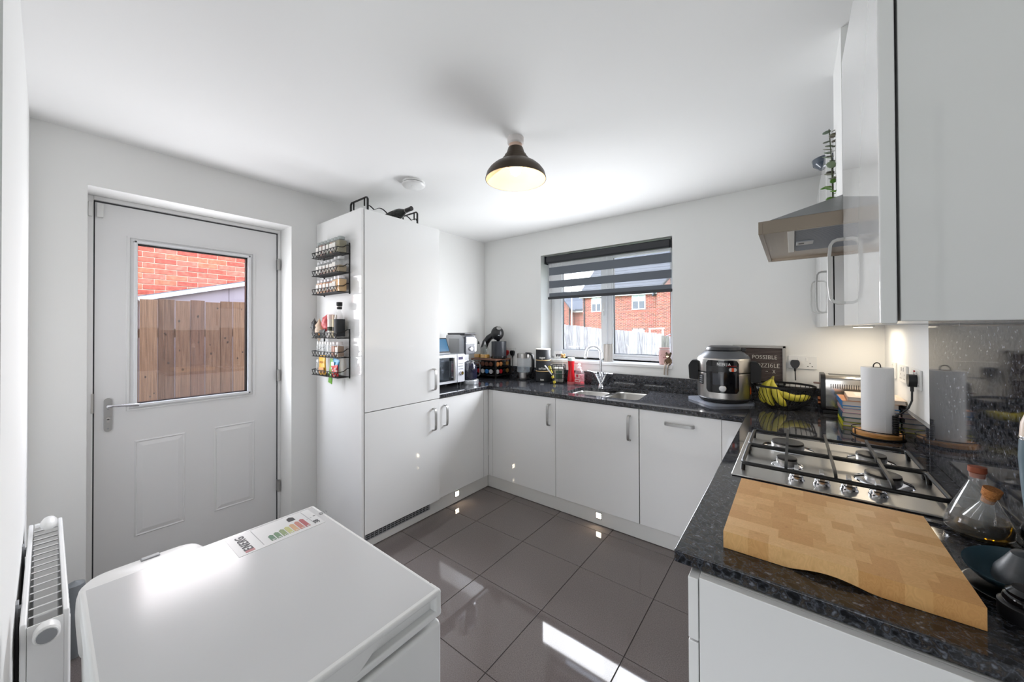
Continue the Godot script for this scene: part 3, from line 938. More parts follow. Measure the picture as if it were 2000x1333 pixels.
func cabinets() -> void:
	var E := Vector3.RIGHT
	var S := Vector3.BACK
	# tall unit with the built-in fridge
	var t := thing("tall_cabinet", "tall white gloss cabinet with two doors, standing beside the back door", "cabinet", Vector3(-2.46, 0, -1.545))
	var b := at(t)
	b.box(Vector3(WX + 0.025, 0.108, -1.24), Vector3(-2.17, 2.185, -1.862), 0.001)
	part(t, "body", b, M.carcass)
	part(t, "side_panel", at(t).box(Vector3(WX + 0.001, 0, -1.222), Vector3(-2.15, 2.19, -1.24), 0.0015), M.gloss)
	for e: Array in [[0.887, 2.187, 1.038, 0.158], [0.11, 0.882, 0.738, 0.162]]:
		var d := part(t, "door", at(t).box(Vector3(-2.168, e[0], -1.243), Vector3(-2.146, e[1], -1.86), 0.002), M.gloss)
		bow(d, e[3], facing(E, Vector3(-2.146, e[2], -1.795) - t.position))
	# west base unit
	t = thing("base_cabinet", "white gloss base cabinet under the microwave", "cabinet", Vector3(-2.47, 0, -2.13), "white gloss base cabinets")
	part(t, "body", at(t).box(Vector3(WX + 0.025, 0.11, -1.864), Vector3(-2.192, 0.88, -2.44), 0.001), M.carcass)
	var d := part(t, "door", at(t).box(Vector3(-2.19, 0.105, -1.866), Vector3(-2.17, 0.874, -2.385), 0.002), M.gloss)
	bow(d, 0.16, facing(E, Vector3(-2.17, 0.74, -1.93) - t.position))
	part(t, "corner_post", at(t).box(Vector3(-2.19, 0.105, -2.388), Vector3(-2.17, 0.874, -2.448), 0.001), M.gloss)
	# north run
	var run := [["base_cabinet", "white gloss base cabinet in the corner, left of the sink cabinet", -2.118, -1.472, -1.525, false], ["base_cabinet", "white gloss base cabinet under the sink", -1.469, -0.824, -0.885, false], ["dishwasher", "built-in dishwasher behind a white gloss door with a horizontal handle", -0.818, -0.338, -0.568, true]]
	for e: Array in run:
		t = thing(e[0], e[1], "dishwasher" if e[5] else "cabinet", Vector3((e[2] + e[3]) / 2, 0, -2.75), "" if e[5] else "white gloss base cabinets")
		b = at(t)
		if e[1].contains("sink"):
			b.box(Vector3(e[2] + 0.0, 0.11, -2.47), Vector3(e[3], 0.6, NZ))
			b.box(Vector3(e[2], 0.6, -2.47), Vector3(e[2] + 0.016, 0.88, NZ))
			b.box(Vector3(e[3] - 0.016, 0.6, -2.47), Vector3(e[3], 0.88, NZ))
		else:
			b.box(Vector3(maxf(e[2], -2.11), 0.11, -2.47), Vector3(e[3], 0.88, NZ + 0.025), 0.001)
		part(t, "body", b, M.carcass)
		d = part(t, "door", at(t).box(Vector3(e[2], 0.105, -2.468), Vector3(e[3], 0.874, -2.448), 0.002), M.gloss)
		if e[5]: bow(d, 0.165, Transform3D(Basis(Vector3.UP, Vector3.RIGHT, S) * Basis.from_scale(Vector3(-1, 1, 1)), Vector3(e[4], 0.808, -2.448) - t.position))
		else: bow(d, 0.165, facing(S, Vector3(e[4], 0.738, -2.448) - t.position))
	single("filler_panel", mb_at(Vector3(-2.144, 0.105, -2.46)).box(Vector3(-2.168, 0.105, -2.468), Vector3(-2.12, 0.874, -2.448), 0.001), M.gloss, "narrow white filler post in the inner corner of the base cabinets", "panel")
	single("filler_panel", mb_at(Vector3(-0.27, 0.105, -2.46)).box(Vector3(-0.336, 0.105, -2.468), Vector3(-0.2, 0.874, -2.448), 0.001), M.gloss, "narrow white filler panel right of the dishwasher door", "panel")
	# east run
	t = thing("base_cabinet", "white gloss drawer cabinet under the chopping board, edge-on at the end of the worktop", "cabinet", Vector3(0.13, 0, -1.16), "white gloss base cabinets")
	part(t, "body", at(t).box(Vector3(-0.163, 0.11, -0.88), Vector3(EX - 0.025, 0.88, -1.44), 0.001), M.carcass)
	part(t, "drawer", at(t).box(Vector3(-0.185, 0.742, -0.861), Vector3(-0.165, 0.874, -1.438), 0.002), M.gloss)
	part(t, "door", at(t).box(Vector3(-0.185, 0.105, -0.861), Vector3(-0.165, 0.738, -1.438), 0.002), M.gloss)
	t = thing("base_cabinet", "white gloss oven cabinet under the hob, almost hidden by the worktop", "cabinet", Vector3(0.13, 0, -1.76), "white gloss base cabinets")
	part(t, "body", at(t).box(Vector3(-0.163, 0.11, -1.442), Vector3(EX - 0.025, 0.88, -2.46), 0.001), M.carcass)
	part(t, "door", at(t).box(Vector3(-0.185, 0.105, -1.442), Vector3(-0.165, 0.874, -2.44), 0.002), M.gloss)
	single("end_panel", mb_at(Vector3(0.13, 0, -0.87)).box(Vector3(-0.163, 0, -0.86), Vector3(EX, 0.88, -0.879), 0.0015), M.gloss, "large white gloss end panel below the near end of the worktop", "panel")
	# plinths
	t = thing("plinth", "white plinth with a slotted grey vent grille under the tall cabinet", "plinth", Vector3(-2.2, 0, -1.84))
	part(t, "board", at(t).box(Vector3(-2.18, 0.004, -1.242), Vector3(-2.2, 0.104, -2.452), 0.001), M.plinth)
	b = at(t)
	b.box(Vector3(-2.176, 0.052, -1.262), Vector3(-2.182, 0.1, -1.79), 0.001)
	var gr := part(t, "vent_grille", b, M.greyplastic)
	for i in 17:
		for j in 3:
			part(gr, "slot", at(t).box(Vector3(-2.1755, 0.06 + 0.013 * j, -1.27 - 0.03 * i), Vector3(-2.177, 0.067 + 0.013 * j, -1.294 - 0.03 * i)), M.black)
	t = thing("plinth", "white plinth along the floor under the sink cabinets", "plinth", Vector3(-1.2, 0, -2.46))
	part(t, "board", at(t).box(Vector3(-2.178, 0.004, -2.452), Vector3(-0.18, 0.104, -2.472), 0.001), M.plinth)
	t = thing("plinth", "white plinth under the near end of the hob cabinets", "plinth", Vector3(-0.13, 0, -1.6))
	part(t, "board", at(t).box(Vector3(-0.15, 0.004, -0.9), Vector3(-0.135, 0.104, -2.45), 0.001), M.plinth)
	plinth_light(Vector3(-2.18, 0.07, -2.07), E, "small square plinth light under the microwave cabinet")
	plinth_light(Vector3(-1.115, 0.068, -2.452), S, "small square plinth light under the sink cabinet")
	# wall units
	t = thing("wall_cabinet", "white gloss wall cabinet nearest the camera, at the top right", "cabinet", Vector3(0.28, 1.42, -1.155), "white gloss wall cabinets")
	part(t, "body", at(t).box(Vector3(0.143, 1.424, -0.884), Vector3(EX, 2.19, -1.43), 0.0015), M.gloss)
	d = part(t, "door", at(t).box(Vector3(0.118, 1.42, -0.88), Vector3(0.139, 2.192, -1.432), 0.0025), M.gloss)
	bow(d, 0.182, facing(Vector3.LEFT, Vector3(0.118, 1.576, -1.4) - t.position))
	t = thing("wall_cabinet", "white gloss wall cabinet with two doors in the far corner beyond the extractor hood", "cabinet", Vector3(0.28, 1.42, -2.57), "white gloss wall cabinets")
	part(t, "body", at(t).box(Vector3(0.143, 1.424, -2.092), Vector3(EX, 2.19, -3.06), 0.0015), M.gloss)
	d = part(t, "door", at(t).box(Vector3(0.118, 1.42, -2.09), Vector3(0.139, 2.192, -2.572), 0.0025), M.gloss)
	bow(d, 0.182, facing(Vector3.LEFT, Vector3(0.118, 1.574, -2.135) - t.position))
	d = part(t, "door", at(t).box(Vector3(0.118, 1.42, -2.576), Vector3(0.139, 2.192, -3.055), 0.0025), M.gloss)
	bow(d, 0.182, facing(Vector3.LEFT, Vector3(0.118, 1.588, -2.69) - t.position))
	single("glass_bowl", mb_at(Vector3(0.145, 2.192, -2.33)).lathe(Vector3(0.145, 2.192, -2.33), [[0.0, 0.0], [0.04, 0.001], [0.062, 0.02], [0.066, 0.045], [0.062, 0.045], [0.056, 0.02], [0.035, 0.006], [0.0, 0.005]], 20), mat(70, 80, 92, 0.15), "dark glass bowl on top of the far wall cabinet", "bowl")
	under_light(Vector3(0.3, 1.424, -2.75), "thin lit strip light under the far wall cabinet")

func mb_at(p: Vector3) -> MB:
	var b := MB.new()
	b.xf = Transform3D(Basis(), -p)
	return b

func plinth_light(p: Vector3, n: Vector3, label: String) -> void:
	var t := thing("plinth_light", label, "light", p, "plinth lights")
	var x := facing(n, Vector3.ZERO)
	var b := mb()
	b.xf = x
	b.sweep([Vector3(-0.021, -0.021, 0), Vector3(0.021, -0.021, 0), Vector3(0.021, 0.021, 0), Vector3(-0.021, 0.021, 0)], [[-0.001, -0.004], [0.004, -0.004], [0.004, 0.004], [-0.001, 0.004]], Vector3.BACK, true)
	part(t, "bezel", b, M.steel)
	b = mb()
	b.xf = x
	b.box(Vector3(-0.018, -0.018, 0), Vector3(0.018, 0.018, 0.002))
	part(t, "lens", b, glow(Color(1.0, 0.96, 0.86), 6.0))
	var l := AreaLight3D.new()
	l.name = "light"
	l.area_size = Vector2(0.036, 0.036)
	l.light_color = Color(1.0, 0.92, 0.78)
	l.light_energy = 0.12
	l.area_range = 4.0
	l.area_attenuation = 2.0
	l.shadow_enabled = true
	l.transform = x.translated_local(Vector3(0, 0, 0.004))
	t.add_child(l)

func under_light(p: Vector3, label: String) -> void:
	var t := thing("strip_light", label, "light", p)
	part(t, "housing", mb().box(Vector3(-0.03, -0.006, -0.14), Vector3(0.03, 0.0, 0.14), 0.002), M.steel)
	part(t, "diffuser", mb().box(Vector3(-0.024, -0.009, -0.13), Vector3(0.024, -0.006, 0.13), 0.001), glow(Color(1.0, 0.95, 0.86), 3.5))
	var l := AreaLight3D.new()
	l.name = "light"
	l.area_size = Vector2(0.048, 0.26)
	l.light_color = Color(1.0, 0.93, 0.82)
	l.light_energy = 0.13
	l.area_range = 4.0
	l.area_attenuation = 2.0
	l.shadow_enabled = true
	l.position = Vector3(0, -0.011, 0)
	l.rotation.x = -PI / 2
	t.add_child(l)

func worktop() -> void:
	var b := mb_at(Vector3(-1.2, CT, -2.7))
	var y := CT - 0.028
	b.box(Vector3(WX, y, -1.866), Vector3(-2.1565, CT, NZ), 0.0025)
	# sink outline, corners rounded; the stone round it is cut in two along the middle
	var hole := sink_outline()
	var zc := -2.7
	var back := []
	var front := []
	for i in hole.size():
		if hole[i].y < zc: back.append(hole[i])
		else: front.append(hole[i])
	# order both chains from west to east
	back = chain(hole, zc, true)
	front = chain(hole, zc, false)
	var B := Basis(Vector3.RIGHT, Vector3.BACK, Vector3.DOWN)    # outline x, y are world x, z
	var w := [Vector2(-2.1565, zc), Vector2(-2.1565, NZ), Vector2(-0.2184, NZ), Vector2(-0.2184, zc)]
	for i in range(back.size() - 1, -1, -1): w.append(back[i])
	b.prism(w, 0, 0.028, B, Vector3(0, CT, 0), true)
	w = [Vector2(-2.1565, zc), Vector2(-2.1565, -2.434), Vector2(-0.2184, -2.434), Vector2(-0.2184, zc)]
	for i in range(front.size() - 1, -1, -1): w.append(front[i])
	b.prism(w, 0, 0.028, B, Vector3(0, CT, 0), true)
	b.box(Vector3(-0.2184, y, -0.883), Vector3(EX, CT, NZ), 0.0025)
	single("worktop", b, M.granite, "polished dark granite worktop running round three sides of the kitchen", "worktop")
	b = mb_at(Vector3(-1.2, CT, NZ))
	b.box(Vector3(WX + 0.02, CT, NZ), Vector3(EX, 1.025, NZ + 0.02), 0.002)
	single("upstand", b, M.granite, "low dark granite upstand along the wall under the window", "upstand")
	b = mb_at(Vector3(WX, CT, -2.5))
	b.box(Vector3(WX, CT, -1.866), Vector3(WX + 0.02, 1.025, NZ), 0.002)
	single("upstand", b, M.granite, "low dark granite upstand behind the microwave and coffee maker", "upstand")
	b = mb_at(Vector3(EX, CT, -2.6))
	b.box(Vector3(EX, CT, -2.082), Vector3(EX - 0.02, 1.025, NZ + 0.02), 0.002)
	single("upstand", b, M.granite, "low dark granite upstand under the sockets on the right wall", "upstand")
	b = mb_at(Vector3(EX, CT, -1.5))
	b.box(Vector3(EX, CT, -0.5), Vector3(EX - 0.02, 1.455, -2.08), 0.002)
	single("splashback", b, M.granite, "tall polished dark granite splashback behind the hob", "splashback")

func sink_outline() -> Array:
	return rounded([Vector2(-1.452, -2.545), Vector2(-1.452, -2.872), Vector2(-1.245, -2.885), Vector2(-1.205, -2.985), Vector2(-0.905, -3.0), Vector2(-0.862, -2.545)], 0.06, 5)

func chain(p: Array, zc: float, back: bool) -> Array:
	var out := []
	for i in p.size():
		var a: Vector2 = p[i]
		var c: Vector2 = p[(i + 1) % p.size()]
		if (a.y < zc) == back: out.append(a)
		if (a.y < zc) != (c.y < zc):
			out.append(a.lerp(c, (zc - a.y) / (c.y - a.y)))
	# start after the cut on the west side
	var best := 0
	for i in out.size():
		if absf(out[i].y - zc) < 1e-6 and out[i].x < -1.2: best = i
	var r := []
	for i in out.size(): r.append(out[(best + i) % out.size()])
	if absf(r[1].y - zc) < 1e-6 and r.size() > 2:
		r = [r[0]] + r.slice(1, r.size()).duplicate()
		var q := [r[0]]
		for i in range(r.size() - 1, 0, -1): q.append(r[i])
		r = q
	return r

func bowl_shell(x0: float, x1: float, z0: float, z1: float, depth: float) -> MB:
	var b := MB.new()
	var c := Vector2((x0 + x1) / 2, (z0 + z1) / 2)
	var rows := []
	for e: Array in [[-0.012, 0.0], [0.0, 0.0], [0.004, -0.012], [0.012, -depth * 0.8], [0.03, -depth], [0.08, -depth - 0.004]]:
		var l := PackedVector3Array()
		for q: Vector2 in rounded(rect(absf(x1 - x0) - 2 * e[0], absf(z1 - z0) - 2 * e[0], c.x, c.y), 0.055, 5): l.append(Vector3(q.x, CT - 0.029 + e[1], q.y))
		rows.append(l)
	var l := PackedVector3Array()
	for q in rows[0].size(): l.append(Vector3(c.x, CT - 0.029 - depth - 0.008, c.y))
	rows.append(l)
	b.skin(rows, true, true)
	return b

func sink_and_tap() -> void:
	var t := thing("sink", "undermounted stainless sink of one small and one large bowl below the window", "sink", Vector3.ZERO)
	part(t, "small_bowl", bowl_shell(-1.448, -1.185, -2.55, -2.875, 0.1), M.brushed)
	part(t, "large_bowl", bowl_shell(-1.155, -0.87, -2.55, -2.99, 0.17), M.brushed)
	part(t, "divider", mb().box(Vector3(-1.2, CT - 0.034, -2.53), Vector3(-1.142, CT - 0.029, -2.9), 0.002), M.steel)
	for e: Array in [[-1.316, -2.71, 0.137], [-1.012, -2.77, 0.207]]: part(t, "waste", mb().lathe(Vector3(e[0], CT - e[2] - 0.001, e[1]), [[0.0, 0.006], [0.03, 0.006], [0.04, 0.003], [0.042, 0.0]].map(func(q): return [q[0], q[1]]), 18), M.chrome)
	var c := Vector3(-1.318, CT, -2.96)
	t = thing("kitchen_tap", "chrome swan-neck mixer tap with two lever handles behind the sink", "tap", c)
	part(t, "base", mb().lathe(Vector3.ZERO, [[0.0, 0.0], [0.027, 0.0], [0.027, 0.006], [0.022, 0.012], [0.018, 0.03], [0.0, 0.03]], 18), M.chrome)
	var b := mb()
	b.tube([Vector3(0, 0.02, 0), Vector3(-0.028, 0.075, 0.006), Vector3(-0.046, 0.115, 0.01)], 0.0125, 12)
	b.tube([Vector3(0, 0.02, 0), Vector3(0.028, 0.075, 0.006), Vector3(0.046, 0.115, 0.01)], 0.0125, 12)
	b.tube([Vector3(0, 0.05, 0.0), Vector3(0, 0.12, 0.0)], 0.013, 12)
	b.lathe(Vector3(0, 0.1, 0), [[0.0, -0.02], [0.018, -0.015], [0.02, 0.01], [0.014, 0.025], [0.0, 0.025]], 14)
	part(t, "body", b, M.chrome)
	for s: float in [-1.0, 1.0]:
		b = mb()
		b.lathe(Vector3(0.046 * s, 0.115, 0.01), [[0.0, -0.006], [0.014, -0.004], [0.015, 0.008], [0.009, 0.014], [0.0, 0.014]], 14)
		b.tube([Vector3(0.05 * s, 0.122, 0.012), Vector3(0.118 * s, 0.128 - 0.006 * s, 0.02)], 0.0058, 8)
		part(t, "lever_handle", b, M.chrome)
	# spout: up, over and down, turned over the small bowl
	var u := Vector3(-0.93, 0, 0.36).normalized()
	var pts := [Vector3(0, 0.1, 0), Vector3(0, 0.2, 0), Vector3(0, 0.29, 0)]
	pts.append_array(arc(u * 0.062 + Vector3(0, 0.29, 0), -u, Vector3.UP, 0.062, 0.25, PI - 0.2, 12))
	pts.append(u * 0.128 + Vector3(0, 0.268, 0))
	pts.append(u * 0.133 + Vector3(0, 0.245, 0))
	part(t, "spout", mb().tube(pts, 0.0105, 12), M.chrome)

# ---------------------------------------------------------------- hob and hood
func hob() -> void:
	var t := thing("gas_hob", "stainless steel gas hob with four burners, black pan supports and four knobs", "hob", Vector3(0.095, CT, -1.76))
	var b := at(t)
	b.box(Vector3(-0.172, CT + 0.0005, -1.447), Vector3(0.365, CT + 0.007, -2.072), 0.004)
	part(t, "plate", b, M.brushed)
	var burners := [[-0.022, -1.885, 0.064], [-0.022, -1.655, 0.036], [0.224, -1.885, 0.05], [0.224, -1.655, 0.052]]
	for e: Array in burners:
		var c := Vector3(e[0], CT + 0.007, e[1]) - t.position
		var r: float = e[2]
		var u := part(t, "burner", mb().lathe(c, [[r * 1.35, 0.0], [r * 1.3, 0.003], [r * 0.86, 0.009], [0.0, 0.009]], 28), M.chrome)
		part(u, "burner_ring", mb().lathe(c, [[r * 0.82, 0.007], [r * 0.86, 0.012], [r * 0.86, 0.021], [0.0, 0.021]], 28), M.brushed)
		part(u, "burner_cap", mb().lathe(c, [[r * 0.8, 0.02], [r * 0.84, 0.022], [r * 0.82, 0.028], [r * 0.6, 0.03], [0.0, 0.0305]], 28), mat(40, 36, 34, 0.35))
	# two pan supports
	for e: Array in [[-1.492, -1.738], [-1.748, -2.0]]:
		var g := at(t)
		var y := CT + 0.036
		var x0 := -0.143
		var x1 := 0.335
		var path := []
		var cs := [Vector2(x0, e[0]), Vector2(x1, e[0]), Vector2(x1, e[1]), Vector2(x0, e[1])]
		for q: Vector2 in rounded(cs, 0.022, 4): path.append(Vector3(q.x, y, q.y))
		g.tube(path, 0.0066, 8, true)
		for c: Array in [[x0 + 0.004, e[0] - 0.02, -1.0], [x1 - 0.004, e[0] - 0.02, 1.0], [x0 + 0.004, e[1] + 0.02, -1.0], [x1 - 0.004, e[1] + 0.02, 1.0]]:
			g.tube([Vector3(c[0], y, c[1]), Vector3(c[0] + 0.003 * c[2], y - 0.012, c[1]), Vector3(c[0] + 0.004 * c[2], CT + 0.007, c[1])], 0.0066, 8)
		var sup := part(t, "pan_support", g, M.iron)
		for x: float in [-0.022, 0.1, 0.224]:
			var z0: float = e[0] - 0.001
			var z1: float = e[1] + 0.001
			part(sup, "support_bar", at(t).sweep([Vector3(x, y + 0.001, z0), Vector3(x, y + 0.009, z0 - 0.012), Vector3(x, y + 0.014, z0 - 0.05), Vector3(x, y + 0.014, z1 + 0.03), Vector3(x, y + 0.018, z1)], [[-0.0042, -0.006], [0.0042, -0.006], [0.003, 0.006], [-0.003, 0.006]], Vector3.RIGHT), M.iron)
	for x: float in [0.005, 0.068, 0.131, 0.194]:
		var k := part(t, "knob", at(t).lathe(Vector3(x, CT + 0.007, -1.512), [[0.0, 0.0], [0.0215, 0.0], [0.0215, 0.003], [0.019, 0.006], [0.0185, 0.013], [0.016, 0.016], [0.0, 0.016]], 20), M.chrome)
		part(k, "grip", at(t).hexa([Vector3(x - 0.0065, CT + 0.02, -1.529), Vector3(x + 0.0065, CT + 0.02, -1.529), Vector3(x + 0.0065, CT + 0.02, -1.496), Vector3(x - 0.0065, CT + 0.02, -1.496)], [Vector3(x - 0.005, CT + 0.05, -1.527), Vector3(x + 0.005, CT + 0.05, -1.527), Vector3(x + 0.005, CT + 0.046, -1.5), Vector3(x - 0.005, CT + 0.046, -1.5)]), M.satin)

func hood() -> void:
	var t := thing("extractor_hood", "brushed steel extractor hood between the two wall cabinets", "extractor hood", Vector3(0.17, 1.72, -1.755))
	var x0 := -0.088
	var z0 := -1.442
	var z1 := -2.07
	var y0 := 1.721
	var y1 := 1.763
	var b := at(t)
	b.box(Vector3(x0, y0, z0), Vector3(x0 + 0.012, y1, z1), 0.001)
	b.box(Vector3(x0 + 0.012, y0, z0), Vector3(EX, y1, z0 - 0.012), 0.001)
	b.box(Vector3(x0 + 0.012, y0, z1), Vector3(EX, y1, z1 + 0.012), 0.001)
	part(t, "skirt", b, M.hoodsteel)
	b = at(t)
	b.hexa([Vector3(x0 + 0.03, y1, z0), Vector3(EX, y1, z0), Vector3(EX, y1, z1), Vector3(x0 + 0.03, y1, z1)], [Vector3(0.131, 1.85, -1.6), Vector3(EX, 1.85, -1.6), Vector3(EX, 1.85, -1.885), Vector3(0.131, 1.85, -1.885)])
	part(t, "canopy", b, mat(112, 114, 114, 0.35, 1.0))
	b = at(t)
	b.box(Vector3(x0 + 0.012, y0 + 0.01, z0 - 0.012), Vector3(-0.012, y0 + 0.014, z1 + 0.012))
	b.hexa([Vector3(-0.012, y0 + 0.01, z1 + 0.012), Vector3(EX, y0 + 0.01, z1 + 0.012), Vector3(EX, y0 + 0.012, -1.88), Vector3(-0.012, y0 + 0.012, -1.88)], [Vector3(-0.012, y0 + 0.014, z1 + 0.012), Vector3(EX, y0 + 0.014, z1 + 0.012), Vector3(EX, y0 + 0.016, -1.88), Vector3(-0.012, y0 + 0.016, -1.88)])
	part(t, "underside", b, M.hoodsteel)
	part(t, "lamp_strip", at(t).box(Vector3(-0.012, y0 + 0.004, z0 - 0.014), Vector3(0.006, y0 + 0.012, -1.88), 0.001), mat(214, 212, 206, 0.4))
	b = at(t)
	b.box(Vector3(0.006, y0 + 0.012, z0 - 0.014), Vector3(EX, y0 + 0.016, -1.88))
	var f := part(t, "grease_filter", b, mat(120, 124, 132, 0.45, 0.8))
	b = at(t)
	for i in 40: b.box(Vector3(0.01, y0 + 0.0085, z0 - 0.02 - 0.0108 * i), Vector3(EX - 0.01, y0 + 0.0125, z0 - 0.026 - 0.0108 * i))
	var ribs := part(f, "filter_mesh", b, mat(138, 142, 150, 0.4, 0.8))
	ribs.set_meta("kind", "stuff")
	b = at(t)
	b.box(Vector3(0.012, y0 + 0.004, -1.68), Vector3(0.06, y0 + 0.009, -1.74), 0.001)
	part(f, "filter_latch", b, mat(176, 178, 182, 0.4, 0.8))
	part(f, "latch_slot", at(t).box(Vector3(0.018, y0 + 0.003, -1.7), Vector3(0.034, y0 + 0.005, -1.72)), M.black)
	struct("trim_1", mb().box(Vector3(0.131, 1.8505, -1.6), Vector3(EX, H, -1.885)), M.wall, "white boxed-in duct above the extractor hood")
	# artificial eucalyptus sprig on the hood
	t = thing("eucalyptus_sprig", "thin artificial eucalyptus sprig standing on the extractor hood", "plant", Vector3(0.118, 1.846, -1.83))
	part(t, "stem", mb().tube([Vector3(0.013, 0.002, 0), Vector3(0.004, 0.05, 0), Vector3(0.002, 0.2, 0.002), Vector3(-0.004, 0.325, 0)], 0.0016, 5), mat(70, 78, 52, 0.7))
	var r := RandomNumberGenerator.new()
	r.seed = 3
	for i in 34:
		var y := 0.05 + 0.0082 * i
		var a := r.randf() * TAU
		var s := r.randf_range(0.012, 0.019) * (0.75 if y < 0.08 or y > 0.3 else 1.0)
		var d := Vector3(cos(a), r.randf_range(-0.3, 0.5), sin(a)).normalized()
		var q := Vector3(0.002 - 0.01 * maxf(0, y - 0.2), y, 0) + d * s * 1.05
		var up := d.cross(Vector3(0.2, 1, 0.1)).normalized()
		var bb := Basis(d, d.cross(up).normalized(), up)
		var c := mat(104 + r.randi() % 20, 112 + r.randi() % 14, 94 + r.randi() % 16, 0.7) if y > 0.12 else mat(78 + r.randi() % 20, 120 + r.randi() % 20, 42, 0.6)
		part(t, "leaf", mb().ball(q, Vector3(s, 0.0012, s * 0.85), 9, 4, bb), c)

# ---------------------------------------------------------------- freezer, bin, radiator
func freezer_corner() -> void:
	var t := thing("freezer", "small white undercounter freezer with an energy label stuck on its top", "freezer", Vector3(-0.91, 0, -0.29))
	var b := at(t)
	b.box(Vector3(-1.215, 0.03, -0.05), Vector3(-0.65, 0.79, -0.525), 0.004)
	part(t, "body", b, M.white)
	b = at(t)
	b.box(Vector3(-1.222, 0.795, -0.045), Vector3(-0.64, 0.85, -0.53), 0.006)
	b.box(Vector3(-0.645, 0.838, -0.045), Vector3(-0.606, 0.85, -0.53), 0.005)
	b.box(Vector3(-0.645, 0.795, -0.045), Vector3(-0.606, 0.81, -0.53), 0.004)
	b.box(Vector3(-0.645, 0.8, -0.512), Vector3(-0.606, 0.848, -0.53), 0.006)
	b.hexa([Vector3(-0.645, 0.802, -0.33), Vector3(-0.607, 0.802, -0.33), Vector3(-0.607, 0.802, -0.05), Vector3(-0.645, 0.802, -0.05)], [Vector3(-0.645, 0.846, -0.4), Vector3(-0.607, 0.846, -0.4), Vector3(-0.607, 0.846, -0.05), Vector3(-0.645, 0.846, -0.05)])
	b.box(Vector3(-0.645, 0.8, -0.3), Vector3(-0.622, 0.846, -0.52), 0.002)
	part(t, "top", b, M.white)
	part(t, "top_panel", at(t).box(Vector3(-1.213, 0.8485, -0.054), Vector3(-0.617, 0.8502, -0.521), 0.0005), mat(216, 216, 217, 0.16))
	b = at(t)
	b.box(Vector3(-0.655, 0.05, -0.047), Vector3(-0.604, 0.786, -0.528), 0.009)
	part(t, "door", b, M.white)
	part(t, "door_seal", at(t).box(Vector3(-0.664, 0.06, -0.055), Vector3(-0.65, 0.78, -0.52)), M.greyplastic)
	for e: Array in [[-1.18, -0.08], [-1.18, -0.49], [-0.69, -0.08], [-0.69, -0.49]]: part(t, "foot", at(t).lathe(Vector3(e[0], 0, e[1]), [[0.0, 0.0], [0.018, 0.0], [0.018, 0.01], [0.01, 0.032], [0.0, 0.032]], 12), M.darkgrey)
	# energy label, read from the west side, and the maker's symbols beside it
	var y := 0.8508
	var lab := part(t, "energy_label", at(t).box(Vector3(-1.205, 0.8501, -0.295), Vector3(-1.085, y, -0.505), 0.0), mat(228, 228, 228, 0.35))
	var cols := [[86, 128, 100], [104, 140, 104], [140, 158, 112], [196, 196, 132], [210, 168, 128], [196, 132, 118], [180, 96, 100]]
	for i in 7:
		var z := -0.372 - 0.0145 * i
		var l := 0.03 + 0.004 * i
		var w := [Vector2(-1.1, z), Vector2(-1.1, z - 0.0115), Vector2(-1.1 - l, z - 0.0115), Vector2(-1.1 - l - 0.006, z - 0.00575), Vector2(-1.1 - l, z)]
		part(lab, "rating_arrow", at(t).prism(w, 0, 0.0004, Basis(Vector3.RIGHT, Vector3.BACK, Vector3.UP), Vector3(0, y, 0)), mat(cols[i][0], cols[i][1], cols[i][2], 0.5))
		letters(lab, "ABCDEFG"[i], 0.007, Transform3D(Basis(Vector3.FORWARD, Vector3.LEFT, Vector3.UP) * Basis(Vector3.BACK, -PI / 2), Vector3(-1.104, y + 0.0004, z - 0.006) - t.position), mat(235, 235, 235, 0.6), true)
	var rd := Basis(Vector3.LEFT, Vector3.FORWARD, Vector3.UP) * Basis(Vector3.BACK, 0)
	rd = Basis(Vector3.LEFT, Vector3(0, 0, 1), Vector3.UP)
	var across := Basis(Vector3.LEFT, Vector3.BACK, Vector3.UP)
	part(lab, "rating_class", at(t).prism([Vector2(-1.168, -0.438), Vector2(-1.168, -0.456), Vector2(-1.188, -0.456), Vector2(-1.196, -0.447), Vector2(-1.188, -0.438)], 0, 0.0004, Basis(Vector3.RIGHT, Vector3.BACK, Vector3.UP), Vector3(0, y, 0)), M.black)
	letters(lab, "ENERG", 0.02, Transform3D(across, Vector3(-1.146, y + 0.0002, -0.322) - t.position), mat(90, 88, 92, 0.6), true)
	part(lab, "emblem", at(t).box(Vector3(-1.092, y, -0.312), Vector3(-1.108, y + 0.0004, -0.332)), mat(196, 140, 142, 0.6))
	letters(lab, "38", 0.014, Transform3D(across, Vector3(-1.11, y + 0.0002, -0.49) - t.position), mat(80, 80, 84, 0.6), true)
	for z: float in [-0.352, -0.482]: part(lab, "rule", at(t).box(Vector3(-1.098, y, z), Vector3(-1.2, y + 0.0003, z - 0.0012)), mat(170, 170, 172, 0.6))
	letters(t, "- - *  O//", 0.012, Transform3D(Basis(Vector3.FORWARD, Vector3.LEFT, Vector3.UP), Vector3(-1.165, y, -0.515 + 0.008) - t.position).translated_local(Vector3(0.0, -0.02, 0)), mat(128, 128, 130, 0.6))
	# white bin with a round-cornered lid behind the freezer
	t = thing("pedal_bin", "white plastic bin with a rounded lid squeezed between the freezer and the radiator", "bin", Vector3(-1.385, 0, -0.178))
	var body := []
	for e: Array in [[0.1, 0.0], [0.105, 0.012], [0.112, 0.4], [0.116, 0.66]]:
		var l := PackedVector3Array()
		for q: Vector2 in rounded(rect(e[0] * 2, e[0] * 2.1), 0.05, 6): l.append(Vector3(q.x, e[1], q.y))
		body.append(l)
	part(t, "body", mb().skin(body, true, true), M.whiteplastic)
	var lid := []
